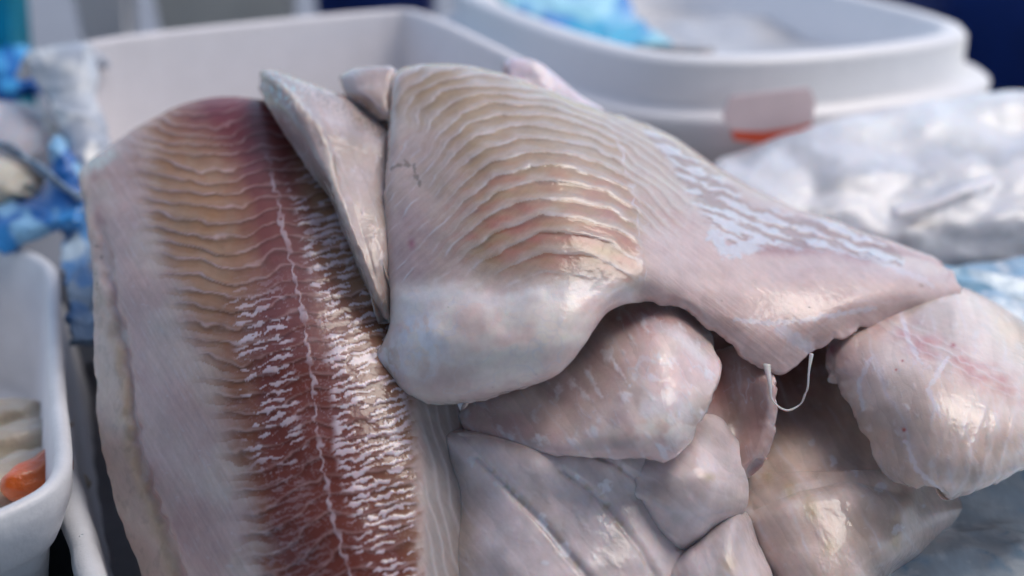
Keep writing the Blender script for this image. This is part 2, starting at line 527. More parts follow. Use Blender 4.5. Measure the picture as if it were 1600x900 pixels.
    rough = np.full(px.shape, 0.36) - 0.16 * fk
    coat = 0.6 * zone + 0.6 + 0.3 * fk
    coat = coat * sst(260, 520, py) * 0.75 + 0.05
    return c, disp, np.stack([rough, np.clip(coat, 0, 1), fk], -1)


T12 = 13
A_rows = [
    [(170, 330, .63), (250, 290, .64), (330, 270, .645), (420, 265, .645), (500, 275, .64), (560, 280, .635), (620, 300, .63)],
    [(116, 268, .562), (205, 206, .565), (305, 157, .57), (400, 155, .565), (475, 185, .56), (550, 225, .555), (610, 260, .55)],
    [(124, 335, .53), (205, 305, .517), (300, 272, .51), (410, 262, .507), (490, 275, .507), (570, 305, .507), (630, 335, .51)],
    [(138, 435, .507), (200, 420, .487), (300, 402, .473), (425, 390, .467), (530, 400, .470), (600, 420, .478), (660, 440, .485)],
    [(138, 545, .487), (215, 540, .465), (320, 530, .447), (455, 520, .437), (560, 525, .441), (640, 540, .452), (690, 560, .465)],
    [(143, 665, .470), (235, 660, .447), (345, 655, .428), (480, 650, .417), (590, 650, .420), (670, 655, .432), (738, 670, .452)],
    [(172, 790, .457), (265, 790, .432), (370, 785, .412), (500, 780, .400), (610, 780, .404), (690, 790, .414), (745, 800, .435)],
    [(222, 925, .447), (305, 925, .418), (400, 920, .398), (525, 920, .386), (625, 920, .390), (700, 920, .400), (755, 925, .42)],
    [(280, 1080, .437), (350, 1080, .405), (430, 1080, .388), (550, 1080, .375), (640, 1080, .379), (715, 1080, .39), (765, 1080, .41)],
]
A_rows = [[q + (12,) for q in r] for r in A_rows]
GRP = 'fish fillets heaped on the ice'
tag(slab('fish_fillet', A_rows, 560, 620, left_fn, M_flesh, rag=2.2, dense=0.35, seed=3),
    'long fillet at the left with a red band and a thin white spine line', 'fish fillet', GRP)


def upper_fn(px, py, u, v, e):
    wx = px + 4 * fbm(px / 60, py / 50, 2, 202); wy = py + 5 * fbm(px / 70, py / 26, 3, 204)
    spx = pl(py, [(90, 870), (150, 905), (190, 942), (230, 968), (300, 990), (360, 998), (430, 1002), (520, 1000)])
    t = wx - spx
    left = 1 - sst(-16, 18, t)
    # bands arch over the ridge then fall away to the lower left
    che = pl(t, [(-420, 190), (-330, 105), (-270, 46), (-210, 6), (-150, -14), (-90, -10), (-40, 6), (0, 34), (30, 70), (120, 160)])
    q = wy - che * pl(wy, [(100, .55), (200, .8), (400, 1.0)])
    ys = np.arange(-400, 1400.0, 4)
    sp = pl(ys, [(-400, 13), (90, 13), (160, 16), (250, 22), (350, 28), (450, 32), (700, 36)])
    ph = np.cumsum(4 / sp)
    phi = np.interp(q, ys, ph)
    f = np.mod(phi, 1)
    line = np.exp(-((f - 0.5) / 0.085) ** 2); under = np.exp(-((f - 0.68) / 0.12) ** 2)
    bandz = sst(-330, -215, t + 20 * fbm(px / 50, py / 30, 2, 7) + 20 * (f - .5)) * (left + (1 - left) * .75 * (1 - sst(40, 130, t + 20 * noise(px / 30, py / 40, 12))) * (1 - sst(330, 400, py))) * (1 - sst(385, 450, py - 0.05 * (px - 800) + 14 * fbm(px / 40, py / 40, 3, 13)))
    base = mix(np.broadcast_to(np.array([0.62, 0.53, 0.46]), px.shape + (3,)), [0.68, 0.57, 0.53], sst(-.3, .4, fbm(px / 80, py / 80, 3, 15)))
    pinkw = np.clip(0.9 * np.exp(-((px - 640) / 60) ** 2) * sst(250, 360, py) * (1 - sst(450, 520, py)) + 0.6 * np.exp(-((px - 690) / 110) ** 2) * np.exp(-((py - 590) / 55) ** 2), 0, 1)
    base = mix(base, [0.56, 0.40, 0.42], 0.55 * pinkw)
    gold = np.array([0.48, 0.33, 0.16]); pink = np.array([0.54, 0.20, 0.14])
    pk = np.clip(sst(200, 370, py + 30 * fbm(px / 60, py / 30, 2, 17)), 0, 1)
    b = mix(np.broadcast_to(gold, px.shape + (3,)), pink, pk * np.clip(0.62 + 0.8 * fbm(px / 60, py / 22, 2, 19), 0, 1))
    saw = np.mod(f - 0.56, 1)
    fade = sst(.35, .95, saw + .25 * noise(px / 50, py / 30, 20))
    b = mix(b, [0.60, 0.52, 0.45], .75 * fade)
    b = b * (1 - 0.36 * (1 - .7 * sst(380, 410, py)) * np.exp(-(saw / .22) ** 2) * np.clip(0.8 + noise(px / 40, py / 20, 21), 0, 1.2))[..., None]
    b = mix(b, [0.74, 0.70, 0.72], line * np.clip(0.42 + 0.8 * noise(px / 40, py / 14, 23), 0, .75))
    c = mix(base, b, 0.9 * bandz)
    # loose pale threads over the plain flesh at the left
    lw = line * left * (1 - bandz) * sst(-470, -380, t) * (1 - sst(430, 470, py)) * np.clip(0.1 + 1.6 * noise(px / 34, py / 34, 25), 0, 1)
    c = mix(c, [0.76, 0.75, 0.80], 0.85 * lw)
    # thick cut end: pale, cloudy, slightly yellow
    endz = left * sst(420, 470, py + 12 * fbm(px / 40, py / 40, 3, 27)) * sst(595, 640, px)
    ec = mix(np.broadcast_to(np.array([0.93, 0.88, 0.82]), px.shape + (3,)), [0.84, 0.70, 0.66], sst(-.2, .4, fbm(px / 90, py / 70, 3, 29)))
    ec = mix(ec, [0.55, 0.40, 0.40], 0.6 * np.exp(-((px - 690) / 60) ** 2 - ((py - 595) / 40) ** 2) + 0.0 * px)
    thr = np.exp(-(np.abs(fbm((px + .5 * py) / 75, (py - .3 * px) / 60, 3, 33)) / 0.022) ** 2)
    ec = mix(ec, [0.75, 0.75, 0.80], 0.5 * thr)
    wh = sst(0.05, 0.35, fbm(px / 28, py / 34, 3, 35)) * np.exp(-((px - 655) / 42) ** 2 - ((py - 528) / 36) ** 2) * 1.6
    ec = mix(ec, [0.78, 0.80, 0.86], np.clip(wh, 0, .9))
    c = c * (1 + .07 * left * (1 - endz) * fbm((px - py) / 60, (py + px) / 7, 3, 69))[..., None]
    c = mix(c, ec, endz)
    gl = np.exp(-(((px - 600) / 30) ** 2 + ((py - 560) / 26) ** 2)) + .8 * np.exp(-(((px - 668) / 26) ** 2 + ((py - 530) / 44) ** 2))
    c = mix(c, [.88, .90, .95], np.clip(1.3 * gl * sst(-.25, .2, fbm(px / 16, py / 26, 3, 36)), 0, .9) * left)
    gs, _ = dist_poly(px, py, [(640, 470), (700, 455), (790, 470), (850, 455), (930, 450), (975, 462)])
    c = mix(c, [.88, .87, .88], .55 * left * (1 - sst(4, 20, gs + 14 * fbm(px / 24, py / 16, 3, 34))))
    # right wing: smooth, with fine diagonal grain, silver membrane along the far edge
    right = sst(-16, 18, t)
    gr = fbm((px * 0.78 + py * 0.62) / 60, (py * 0.78 - px * 0.62) / 5.0, 3, 37)
    wcol = mix(np.broadcast_to(np.array([0.64, 0.52, 0.48]), px.shape + (3,)), [0.80, 0.63, 0.60], sst(200, 520, py))
    wcol = mix(wcol, [0.70, 0.53, 0.50], sst(-.2, .4, fbm(px / 70, py / 50, 3, 39)))
    wcol = wcol * (1 + 0.09 * gr)[..., None]
    wcol = mix(wcol, [0.44, 0.37, 0.31], .55 * (1 - sst(250, 400, py + .1 * (px - 1000) + 30 * fbm(px / 60, py / 50, 2, 38))))
    c = mix(c, wcol, right * (1 - .8 * bandz))
    mem_c = [(1010, 205), (1060, 245), (1110, 300), (1150, 350), (1220, 360), (1310, 372), (1380, 395), (1405, 410)]
    dm, pm = dist_poly(px, py, mem_c)
    wid = np.interp(pm, [0, .12, .3, .48, .6, .8, 1], [8, 16, 40, 40, 30, 24, 10])
    core = 1 - sst(0.55, 1.05, dm / wid + 0.25 * fbm(px / 20, py / 14, 3, 43))
    a_ = px + .34 * py; b_ = py - .34 * px
    b2 = b_ + 5 * fbm(a_ / 26, b_ / 12, 3, 45)
    stripe = np.cos(2 * np.pi * b2 / 17.0)
    mem = core * sst(-.10, 0.06, fbm(a_ / 50, b2 / 9, 3, 49) + .42 * stripe - .04 + .25 * fbm(px / 50, py / 50, 2, 50))
    dd, _ = dist_poly(px, py, [(1112, 370), (1135, 395), (1165, 388), (1185, 375)])
    mem = np.clip(mem + (1 - sst(6, 15, dd + 9 * fbm(px / 12, py / 10, 3, 51))), 0, 1)
    redm = np.exp(-((px - 1215) / 75) ** 2 - ((py - 385 - (px - 1215) * 0.05) / 12) ** 2) + np.exp(-((px - 1360) / 50) ** 2 - ((py - 398) / 12) ** 2)
    c = mix(c, [0.36, 0.12, 0.12], np.clip(redm, 0, .75) * right)
    under_m = core * (1 - mem)
    c = mix(c, [0.32, 0.22, 0.20], 0.7 * under_m * right)
    c = mix(c, [0.72, 0.75, 0.82], 0.88 * mem * right)
    # loose threads and scars on the wing
    thw = np.exp(-(np.abs(fbm((px + .9 * py) / 60, (py - .6 * px) / 26, 3, 53)) / 0.02) ** 2)
    c = mix(c, [0.68, 0.64, 0.68], 0.35 * thw * right)
    for pts, ww, a in [([(1150, 500), (1200, 505), (1260, 500), (1300, 492), (1365, 482)], 5, .7), ([(1220, 515), (1262, 543)], 13, .75), ([(1345, 395), (1420, 430), (1455, 446)], 6, .5)]:
        ds, _ = dist_poly(px, py, pts)
        c = mix(c, [0.78, 0.77, 0.84], a * (1 - sst(ww * .4, ww, ds + 4 * fbm(px / 9, py / 9, 2, 55))))
    # spine seam
    sdist = np.abs(t + 8 * noise(px / 12, py / 13, 57))
    seam = (1 - sst(1, 3.6, sdist)) * np.clip(.6 + noise(py / 16, px * 0, 58), .1, 1) * sst(130, 200, py) * (1 - sst(440, 455, py))
    c = mix(c, [0.72, 0.66, 0.70], 0.75 * seam)
    # left rim, a small dark scratch and a bruise
    lr = np.exp(-((px - pl(py, [(100, 607), (200, 597), (300, 592), (400, 597), (500, 600)])) / 6.0) ** 2)
    c = mix(c, [0.68, 0.64, 0.56], 0.6 * lr * np.clip(0.6 + noise(px / 8, py / 14, 59), 0, 1))
    ds, _ = dist_poly(px, py, [(612, 262), (628, 254), (645, 257), (650, 275), (655, 292)])
    c = mix(c, [0.20, 0.18, 0.15], 0.6 * (1 - sst(0.5, 3.6, ds + 6 * fbm(px / 9, py / 9, 3, 61))))
    c = mix(c, [0.42, 0.10, 0.20], 0.6 * np.exp(-((px - 645) / 5) ** 2 - ((py - 383) / 8) ** 2))
    ridge = 0.5 + 0.5 * np.cos(2 * np.pi * (f - 0.34 - 0.10 * np.sin(2 * np.pi * f)))
    disp = 0.00040 * ridge * bandz * (1 - .6 * sst(370, 410, py)) + 0.00010 * lw + 0.00008 * seam + 0.0013 * fbm(px / 130, py / 130, 2, 63)
    disp += right * (0.00004 * gr + 0.00018 * mem - 0.0002 * under_m) + 0.0006 * endz * fbm(px / 70, py / 60, 2, 65)
    disp += 0.0002 * left * (1 - bandz) * fbm((px - py) / 80, (py + px) / 22, 2, 67) * (1 - endz)
    c = c * (.85 + .13 * endz)[..., None]
    rough = 0.36 - 0.14 * mem * right
    coat = 0.9 + 0.3 * bandz + 0.6 * mem * right
    return c, disp, np.stack([rough, np.clip(coat, 0, 1), mem], -1)


B_rows = [
    [(640, 230, .62), (710, 220, .625), (790, 230, .63), (880, 250, .635), (960, 280, .635), (1050, 310, .635), (1145, 360, .635), (1250, 410, .63), (1370, 440, .61), (1440, 470, .57)],
    [(612, 108, .540), (690, 99, .540), (780, 110, .543), (865, 142, .545), (942, 172, .548), (1040, 208, .555), (1132, 268, .560), (1240, 325, .560), (1375, 374, .550), (1462, 404, .538)],
    [(600, 200, .498), (690, 190, .492), (785, 198, .488), (880, 220, .486), (968, 250, .490), (1052, 290, .500), (1130, 332, .510), (1245, 368, .518), (1375, 395, .522), (1483, 418, .527)],
    [(592, 310, .472), (690, 308, .459), (790, 308, .452), (890, 322, .450), (990, 350, .456), (1065, 372, .470), (1135, 395, .481), (1240, 415, .490), (1368, 422, .500), (1498, 432, .518)],
    [(596, 420, .452), (690, 428, .436), (790, 428, .428), (890, 425, .428), (998, 425, .437), (1058, 430, .450), (1128, 448, .461), (1225, 465, .470), (1355, 448, .486), (1507, 447, .512)],
    [(598, 500, .441), (685, 535, .419), (790, 545, .411), (885, 530, .414), (962, 470, .433), (1050, 460, .445), (1122, 488, .453), (1215, 525, .458), (1330, 482, .475), (1505, 461, .509)],
    [(568, 562, .438), (652, 640, .426), (785, 640, .419), (892, 600, .423), (948, 496, .438), (1045, 478, .449), (1118, 515, .452), (1210, 582, .455), (1296, 534, .470), (1488, 473, .506)],
]
TH = [[14, 20, 24, 22, 16, 10, 7, 6, 6, 5]] * 5 + [[12, 22, 28, 26, 12, 4, 3, 2.5, 2.5, 4]] * 2
B_rows = [[q + (TH[i][j],) for j, q in enumerate(r)] for i, r in enumerate(B_rows)]
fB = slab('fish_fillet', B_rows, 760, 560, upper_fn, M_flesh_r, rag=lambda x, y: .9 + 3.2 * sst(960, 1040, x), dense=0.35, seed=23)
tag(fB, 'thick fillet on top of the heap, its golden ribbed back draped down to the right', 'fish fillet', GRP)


def plain_fn(base, alt, tint=None, tints=(), threads=0.6, tsc=70, grain=0.04, gdir=0.7, dscale=0.0011, seed=300, spots=0.0, flake=48, sept=.55, coat0=0.85, white=0.16, extra=None, relief=110):
    def fn(px, py, u, v, e):
        c = mix(np.broadcast_to(np.array(base, float), px.shape + (3,)), alt, sst(-.35, .45, fbm(px / 75, py / 75, 4, seed)))
        cg, sg = math.cos(gdir), math.sin(gdir)
        gr = fbm((px * cg + py * sg) / 70, (py * cg - px * sg) / 6, 3, seed + 2)
        c = c * (1 + grain * gr)[..., None]
        for (x, y, rx, ry, col, a) in tints:
            c = mix(c, col, a * np.exp(-((px - x) / rx) ** 2 - ((py - y) / ry) ** 2))
        th = np.exp(-(np.abs(fbm((px * cg + py * sg) / tsc, (py * cg - px * sg) / (tsc * .4), 3, seed + 4)) / 0.022) ** 2)
        c = mix(c, [0.76, 0.75, 0.80], np.clip(1.5 * threads, 0, 1) * th * np.clip(.5 + 1.2 * noise(px / 50, py / 50, seed + 5), 0, 1))
        along = px * cg + py * sg; across = py * cg - px * sg
        aw_ = across + 16 * fbm(along / 90, across / 60, 3, seed + 12)
        fl = np.mod(aw_ / flake, 1)
        septum = np.exp(-((fl - .5) / .06) ** 2) * np.clip(.35 + 1.1 * noise(along / 60, across / 50, seed + 13), 0, 1)
        c = c * (1 - .10 * np.clip(fl - .5, 0, 1) * 2 - .05)[..., None]
        c = mix(c, [0.78, 0.77, 0.80], sept * septum)
        glass = sst(-.1, .4, fbm(along / 130, across / 90, 3, seed + 14))
        c = c * (1 - .26 * glass)[..., None] * np.array([1.0, .965, .985])
        wh = sst(0.18, 0.62, fbm(along / 34, across / 22, 4, seed + 6))
        c = mix(c, [0.80, 0.80, 0.84], white * wh)
        if spots:
            s = sst(0.62, 0.68, fbm(px / 9, py / 9, 2, seed + 8))
            c = mix(c, [0.80, 0.80, 0.84], spots * s)
        c = mix(c, [.84, .82, .84], .45 * np.exp(-e / .0016) * np.clip(.6 + noise(px / 14, py / 14, seed + 16), 0, 1))
        disp = dscale * fbm(px / relief, py / relief, 2, seed + 10) + 0.0001 * wh + 0.0001 * th * threads + 0.00002 * gr
        if extra: c, disp = extra(c, disp, px, py)
        return c, disp, np.stack([np.full(px.shape, 0.34), np.full(px.shape, coat0), wh], -1)
    return fn


# the turned-up skin-side flap left of the top fillet
def flap_extra(c, disp, px, py):
    d, s = dist_poly(px, py, [(415, 115), (455, 150), (500, 205), (512, 240), (525, 300), (545, 360), (565, 420), (590, 470)])
    d = d + 3 * noise(px / 12, py / 12, 3)
    c = mix(c, [0.70, 0.66, 0.56], 0.7 * np.exp(-(d / 5) ** 2) * np.clip(.7 + noise(px / 8, py / 20, 9), 0, 1))
    b = np.exp(-((px - 440) / 30) ** 2 - ((py - 140) / 28) ** 2)
    c = mix(c, [0.45, 0.75, 0.80], 0.7 * b * sst(0.1, 0.4, fbm(px / 7, py / 7, 2, 19)))
    sk = sst(-0.1, 0.3, fbm(px / 5, py / 5, 2, 29)) * (1 - sst(-6, 26, py - 118 - .55 * (px - 440)))
    c = mix(c, [0.22, 0.22, 0.20], 0.6 * sk)
    disp = disp + 0.0010 * np.exp(-(d / 7) ** 2)
    return c, disp


flap_rows = [
    [(430, 160, .60), (480, 185, .60), (540, 205, .60), (590, 230, .60), (625, 240, .60)],
    [(402, 112, .545), (432, 110, .540), (485, 130, .540), (545, 153, .540), (612, 180, .545)],
    [(412, 165, .522), (455, 163, .503), (510, 185, .502), (560, 205, .506), (612, 215, .510)],
    [(462, 240, .510), (490, 235, .486), (525, 248, .485), (570, 262, .488), (612, 275, .492)],
    [(510, 308, .494), (524, 302, .468), (552, 312, .467), (585, 322, .469), (615, 335, .474)],
    [(543, 385, .478), (554, 380, .453), (576, 388, .451), (598, 395, .453), (622, 405, .458)],
    [(575, 455, .465), (583, 452, .446), (596, 456, .444), (608, 460, .447), (625, 465, .452)],
    [(602, 508, .458), (606, 508, .447), (612, 508, .446), (618, 508, .448), (628, 510, .450)],
]
flap_rows = [[q + (7,) for q in r] for r in flap_rows]
slab('turned_flap', flap_rows, 220, 320, plain_fn([.58, .50, .44], [.62, .54, .50], tints=[(450, 220, 30, 60, [.50, .40, .40], .5), (590, 330, 25, 90, [.42, .36, .28], .4)], seed=310, gdir=1.2, threads=.4, extra=flap_extra), M_flesh, fB, rag=2.2, seed=33, dense=.5)
lip_rows = [
    [(560, 170, .60), (590, 165, .60), (640, 170, .60)],
    [(524, 118, .552), (560, 106, .548), (622, 104, .545)],
    [(535, 148, .535), (565, 138, .525), (614, 132, .527)],
    [(560, 172, .530), (582, 168, .518), (606, 162, .515)],
    [(592, 194, .522), (598, 192, .516), (606, 190, .512)],
]
slab('turned_lip', [[q + (7,) for q in r] for r in lip_rows], 140, 140, plain_fn([.52, .45, .40], [.60, .52, .48], tints=[(580, 165, 30, 18, [.42, .28, .20], .6), (545, 112, 20, 8, [.5, .75, .75], .4)], seed=320), M_flesh, fB, rag=2.0, seed=37, dense=.5)

# far fillet edge peeping over the crest
tip_rows = [
    [(780, 190, .60), (850, 200, .61), (920, 235, .62), (990, 270, .62)],
    [(784, 92, .575), (838, 98, .575), (905, 150, .58), (960, 185, .585)],
    [(786, 130, .56), (840, 145, .56), (905, 180, .565), (965, 215, .57)],
]
tag(slab('fish_fillet', [[q + (5,) for q in r] for r in tip_rows], 160, 60, plain_fn([.80, .76, .84], [.86, .82, .88], seed=330, gdir=1.3), M_flesh, rag=9, seed=41, dense=.4, ragw=.004),
    'ragged grey fillet edge peeping over the crest behind the top fillet', 'fish fillet', GRP)

# C: rounded tail end under the top fillet
def c_extra(c, disp, px, py):
    c = mix(c, [.86, .84, .80], .85 * sst(-.25, .25, fbm(px / 40, py / 30, 3, 19)) * np.exp(-((px - 1040) / 65) ** 2 - ((py - 665) / 42) ** 2))
    for pts, w, a in [([(1000, 500), (1060, 520), (1100, 560)], 14, .35), ([(915, 580), (940, 620)], 5, .6), ([(955, 560), (985, 605)], 4, .6), ([(990, 590), (1000, 560), (1040, 570)], 5, .5), ([(1010, 640), (1050, 625), (1075, 650)], 20, .5)]:
        d, _ = dist_poly(px, py, pts)
        c = mix(c, [.80, .81, .86], a * (1 - sst(w * .3, w, d + 5 * fbm(px / 14, py / 14, 3, 17))))
    return c, disp


C_rows = [
    [(735, 600, .475), (850, 545, .475), (950, 470, .475), (1040, 450, .475), (1110, 480, .485)],
    [(714, 632, .455), (850, 590, .445), (955, 510, .450), (1040, 482, .452), (1118, 515, .467)],
    [(708, 650, .448), (855, 640, .432), (965, 570, .428), (1050, 545, .430), (1134, 570, .445)],
    [(724, 672, .443), (862, 675, .420), (970, 640, .410), (1058, 612, .414), (1128, 618, .430)],
    [(758, 697, .438), (872, 705, .413), (975, 695, .402), (1055, 672, .406), (1098, 665, .420)],
    [(800, 713, .436), (882, 722, .418), (970, 726, .410), (1052, 727, .411), (1088, 700, .420)],
]
tag(slab('fish_fillet', [[q + (11,) for q in r] for r in C_rows], 420, 320,
         plain_fn([.82, .66, .62], [.86, .77, .68], tints=[(800, 670, 60, 30, [.60, .42, .46], .6), (1000, 500, 90, 22, [.50, .24, .22], .7), (900, 640, 60, 40, [.58, .44, .46], .4)], seed=340, gdir=.9, threads=.6, white=.75, extra=c_extra), M_flesh_r, rag=3, seed=43, dense=.5),
    'short plump fillet end tucked beneath the front of the top fillet', 'fish fillet', GRP)

# D: curled strip beside it
D_rows = [
    [(1085, 560, .470), (1150, 535, .468), (1215, 560, .468)],
    [(1095, 600, .456), (1155, 595, .458), (1206, 592, .450)],
    [(1085, 650, .448), (1155, 650, .455), (1203, 655, .444)],
    [(1075, 700, .442), (1145, 712, .444), (1192, 702, .438)],
    [(1060, 740, .442), (1140, 742, .438), (1172, 724, .438)],
]
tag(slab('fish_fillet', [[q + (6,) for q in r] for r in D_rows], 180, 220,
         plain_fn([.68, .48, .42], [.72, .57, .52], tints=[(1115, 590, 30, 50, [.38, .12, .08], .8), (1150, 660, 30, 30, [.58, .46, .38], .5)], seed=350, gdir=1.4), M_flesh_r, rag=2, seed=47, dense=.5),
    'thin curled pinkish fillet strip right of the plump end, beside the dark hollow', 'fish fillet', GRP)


# G: fillets at the bottom centre
def g_extra(c, disp, px, py):
    for pts in ([(745, 715), (800, 770), (845, 815), (885, 860), (930, 915)], [(880, 735), (950, 790), (1000, 850), (1030, 905)], [(905, 700), (960, 720), (1010, 760)]):
        d, s = dist_poly(px, py, pts)
        disp = disp - 0.0014 * np.exp(-(d / 6) ** 2)
        c = mix(c, [.50, .42, .28], .5 * np.exp(-(d / 9) ** 2) * sst(0, .4, fbm(px / 20, py / 20, 2, 7)))
    for x, y, r in [(738, 722, 8), (845, 815, 13), (880, 858, 15), (775, 757, 7), (852, 880, 6), (945, 760, 12), (905, 745, 8)]:
        dd = np.hypot((px - x), (py - y)) + r * .9 * fbm(px / 12, py / 12, 3, 9)
        c = mix(c, [.82, .82, .86], .85 * (1 - sst(r * .5, r, dd)))
    d, s = dist_poly(px, py, [(842, 812), (862, 838), (882, 860)])
    c = mix(c, [.82, .82, .86], .6 * (1 - sst(1.5, 4, d)))
    return c, disp


G_rows = [
    [(690, 650, .475), (780, 680, .475), (880, 690, .475), (980, 690, .475), (1100, 680, .48)],
    [(690, 680, .436), (790, 690, .426), (880, 702, .421), (985, 706, .423), (1090, 715, .445)],
    [(700, 770, .430), (790, 775, .414), (880, 785, .410), (985, 790, .413), (1075, 800, .428)],
    [(690, 850, .420), (790, 850, .403), (890, 860, .399), (990, 860, .402), (1080, 870, .416)],
    [(690, 930, .410), (790, 930, .393), (890, 930, .389), (990, 935, .393), (1095, 935, .408)],
    [(690, 1060, .40), (790, 1060, .38), (890, 1060, .376), (990, 1060, .385), (1085, 1060, .405)],
]
tag(slab('fish_fillet', [[q + (8,) for q in r] for r in G_rows], 340, 340,
         plain_fn([.82, .76, .74], [.86, .81, .79], seed=360, gdir=.9, threads=.35, grain=.05, extra=g_extra, tints=[(720, 850, 25, 90, [.50, .42, .28], .5)]), M_flesh, rag=2, seed=53, dense=.4),
    'bluish-white fillet with slanting seams at the bottom, lowest in front of the heap', 'fish fillet', GRP)
G2_rows = [
    [(860, 700, .450), (980, 690, .448), (1100, 640, .453), (1165, 660, .465)],
    [(826, 712, .436), (960, 722, .425), (1090, 700, .426), (1158, 705, .442)],
    [(900, 752, .427), (1000, 755, .417), (1105, 748, .412), (1174, 757, .434)],
    [(985, 772, .420), (1048, 800, .409), (1110, 798, .409), (1166, 800, .430)],
    [(1012, 818, .420), (1056, 842, .411), (1095, 832, .413), (1125, 828, .428)],
    [(1046, 864, .424), (1062, 872, .420), (1078, 866, .422), (1095, 852, .428)],
]
tag(slab('fish_fillet', [[q + (4,) for q in r] for r in G2_rows], 300, 220,
         plain_fn([.82, .75, .72], [.86, .80, .78], seed=370, gdir=.6, threads=.3, grain=.05, tints=[(1110, 745, 12, 8, [.55, .45, .25], .7)]), M_flesh, rag=2, seed=57, dense=.5),
    'pale folded fillet lobe just below the plump end', 'fish fillet', GRP)
G3_rows = [
    [(1050, 870, .45), (1100, 820, .45), (1150, 800, .452), (1200, 800, .46)],
    [(1042, 885, .414), (1090, 850, .413), (1148, 806, .424), (1182, 812, .44)],
    [(1040, 930, .400), (1095, 900, .399), (1155, 872, .404), (1203, 880, .425)],
    [(1060, 1000, .395), (1110, 980, .39), (1175, 960, .394), (1230, 950, .415)],
    [(1090, 1080, .40), (1140, 1070, .38), (1200, 1060, .384), (1260, 1060, .41)],
]
tag(slab('fish_fillet', [[q + (8,) for q in r] for r in G3_rows], 240, 220,
         plain_fn([.80, .74, .72], [.86, .80, .78], seed=380, gdir=1.1, threads=.5, grain=.05, tints=[(1140, 880, 15, 15, [.55, .45, .25], .6)]), M_flesh, rag=2, seed=59, dense=.5),
    'small pale fillet piece at the very bottom, right of the seamed one', 'fish fillet', GRP)


# F: lower fillet under the right end
def f_extra(c, disp, px, py):
    for x, y, r in [(1302, 717, 8), (1332, 740, 9), (1372, 768, 10), (1400, 828, 9), (1270, 690, 6), (1445, 790, 5)]:
        dd = np.hypot((px - x), (py - y)) + r * .9 * fbm(px / 12, py / 12, 3, 9)
        c = mix(c, [.82, .82, .86], .7 * (1 - sst(r * .5, r, dd)))
    for x, y in [(1200, 748), (1235, 770), (1270, 800), (1295, 855), (1400, 850), (1262, 790)]:
        c = mix(c, [.50, .40, .20], .5 * np.exp(-((px - x) / 9) ** 2 - ((py - y) / 14) ** 2))
    d, s = dist_poly(px, py, [(1180, 800), (1250, 770), (1320, 755), (1400, 775)])
    disp = disp + 0.0020 * np.exp(-((d - 16) / 22) ** 2) * (py > 740)
    return c, disp


F_rows = [
    [(1050, 470, .53), (1180, 480, .535), (1290, 520, .535), (1390, 600, .53), (1470, 660, .53)],
    [(1090, 580, .515), (1200, 575, .51), (1290, 600, .51), (1385, 650, .51), (1480, 695, .52)],
    [(1140, 660, .495), (1215, 650, .488), (1300, 655, .485), (1390, 690, .49), (1490, 730, .51)],
    [(1160, 730, .462), (1240, 720, .458), (1320, 725, .458), (1410, 755, .466), (1512, 785, .495)],
    [(1150, 800, .442), (1235, 785, .432), (1320, 785, .432), (1415, 810, .444), (1502, 806, .485)],
    [(1170, 850, .432), (1245, 850, .418), (1325, 850, .418), (1405, 860, .430), (1455, 862, .47)],
    [(1200, 915, .425), (1265, 915, .408), (1330, 912, .409), (1375, 905, .425), (1400, 905, .455)],
    [(1230, 1020, .42), (1285, 1020, .398), (1330, 1020, .40), (1360, 1000, .42), (1380, 985, .44)],
]
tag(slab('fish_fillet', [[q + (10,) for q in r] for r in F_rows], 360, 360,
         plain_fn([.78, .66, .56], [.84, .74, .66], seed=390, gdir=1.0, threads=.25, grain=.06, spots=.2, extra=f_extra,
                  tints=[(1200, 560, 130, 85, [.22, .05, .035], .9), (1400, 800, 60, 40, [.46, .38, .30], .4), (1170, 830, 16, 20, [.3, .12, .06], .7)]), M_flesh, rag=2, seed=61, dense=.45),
    'large thin fillet lying lowest at the right, in the shade of the right-hand end', 'fish fillet', GRP)


# E: thick fillet end at the right
def e_extra(c, disp, px, py):
    red = np.exp(-((py - (500 + 0.55 * np.clip(px - 1380, 0, 400))) / 26) ** 2) * sst(1330, 1400, px) * (1 - sst(1540, 1640, px))
    st = np.mod((py - .55 * px + 8 * fbm(px / 40, py / 30, 3, 5)) / 15, 1)
    ln = np.exp(-((st - .5) / .16) ** 2)
    c = mix(c, [.56, .20, .19], .8 * red * np.clip(.6 + noise(px / 40, py / 20, 8), 0, 1))
    c = mix(c, [.70, .62, .62], .5 * ln * red)
    c = mix(c, [.40, .10, .16], .75 * np.exp(-((px - 1295) / 18) ** 2 - ((py - 545) / 14) ** 2))
    for x, y, r in [(1413, 672, 3.2), (1410, 562, 2), (1400, 577, 2), (1490, 538, 4)]:
        c = mix(c, [.42, .05, .04], .9 * np.exp(-(((px - x) ** 2 + (py - y) ** 2) / r ** 2)))
    low = sst(1440, 1520, px + .2 * (py - 700)) * sst(560, 680, py)
    st2 = np.mod((px + .3 * py + 10 * fbm(px / 30, py / 60, 3, 15)) / 26, 1)
    l2 = np.exp(-((st2 - .5) / .2) ** 2)
    c = mix(c, [.88, .88, .92], .3 * l2 * low)
    disp = disp + .00018 * l2 * low + .0002 * ln * red
    for pts in ([(1415, 690), (1430, 730), (1455, 755), (1478, 790)], [(1405, 480), (1420, 530), (1440, 568)], [(1360, 560), (1340, 600), (1350, 640)], [(1480, 560), (1450, 610), (1470, 650)]):
        d, _ = dist_poly(px, py, pts)
        c = mix(c, [.80, .80, .86], .6 * (1 - sst(1.5, 5.5, d + 3 * fbm(px / 10, py / 10, 2, 18))))
    return c, disp


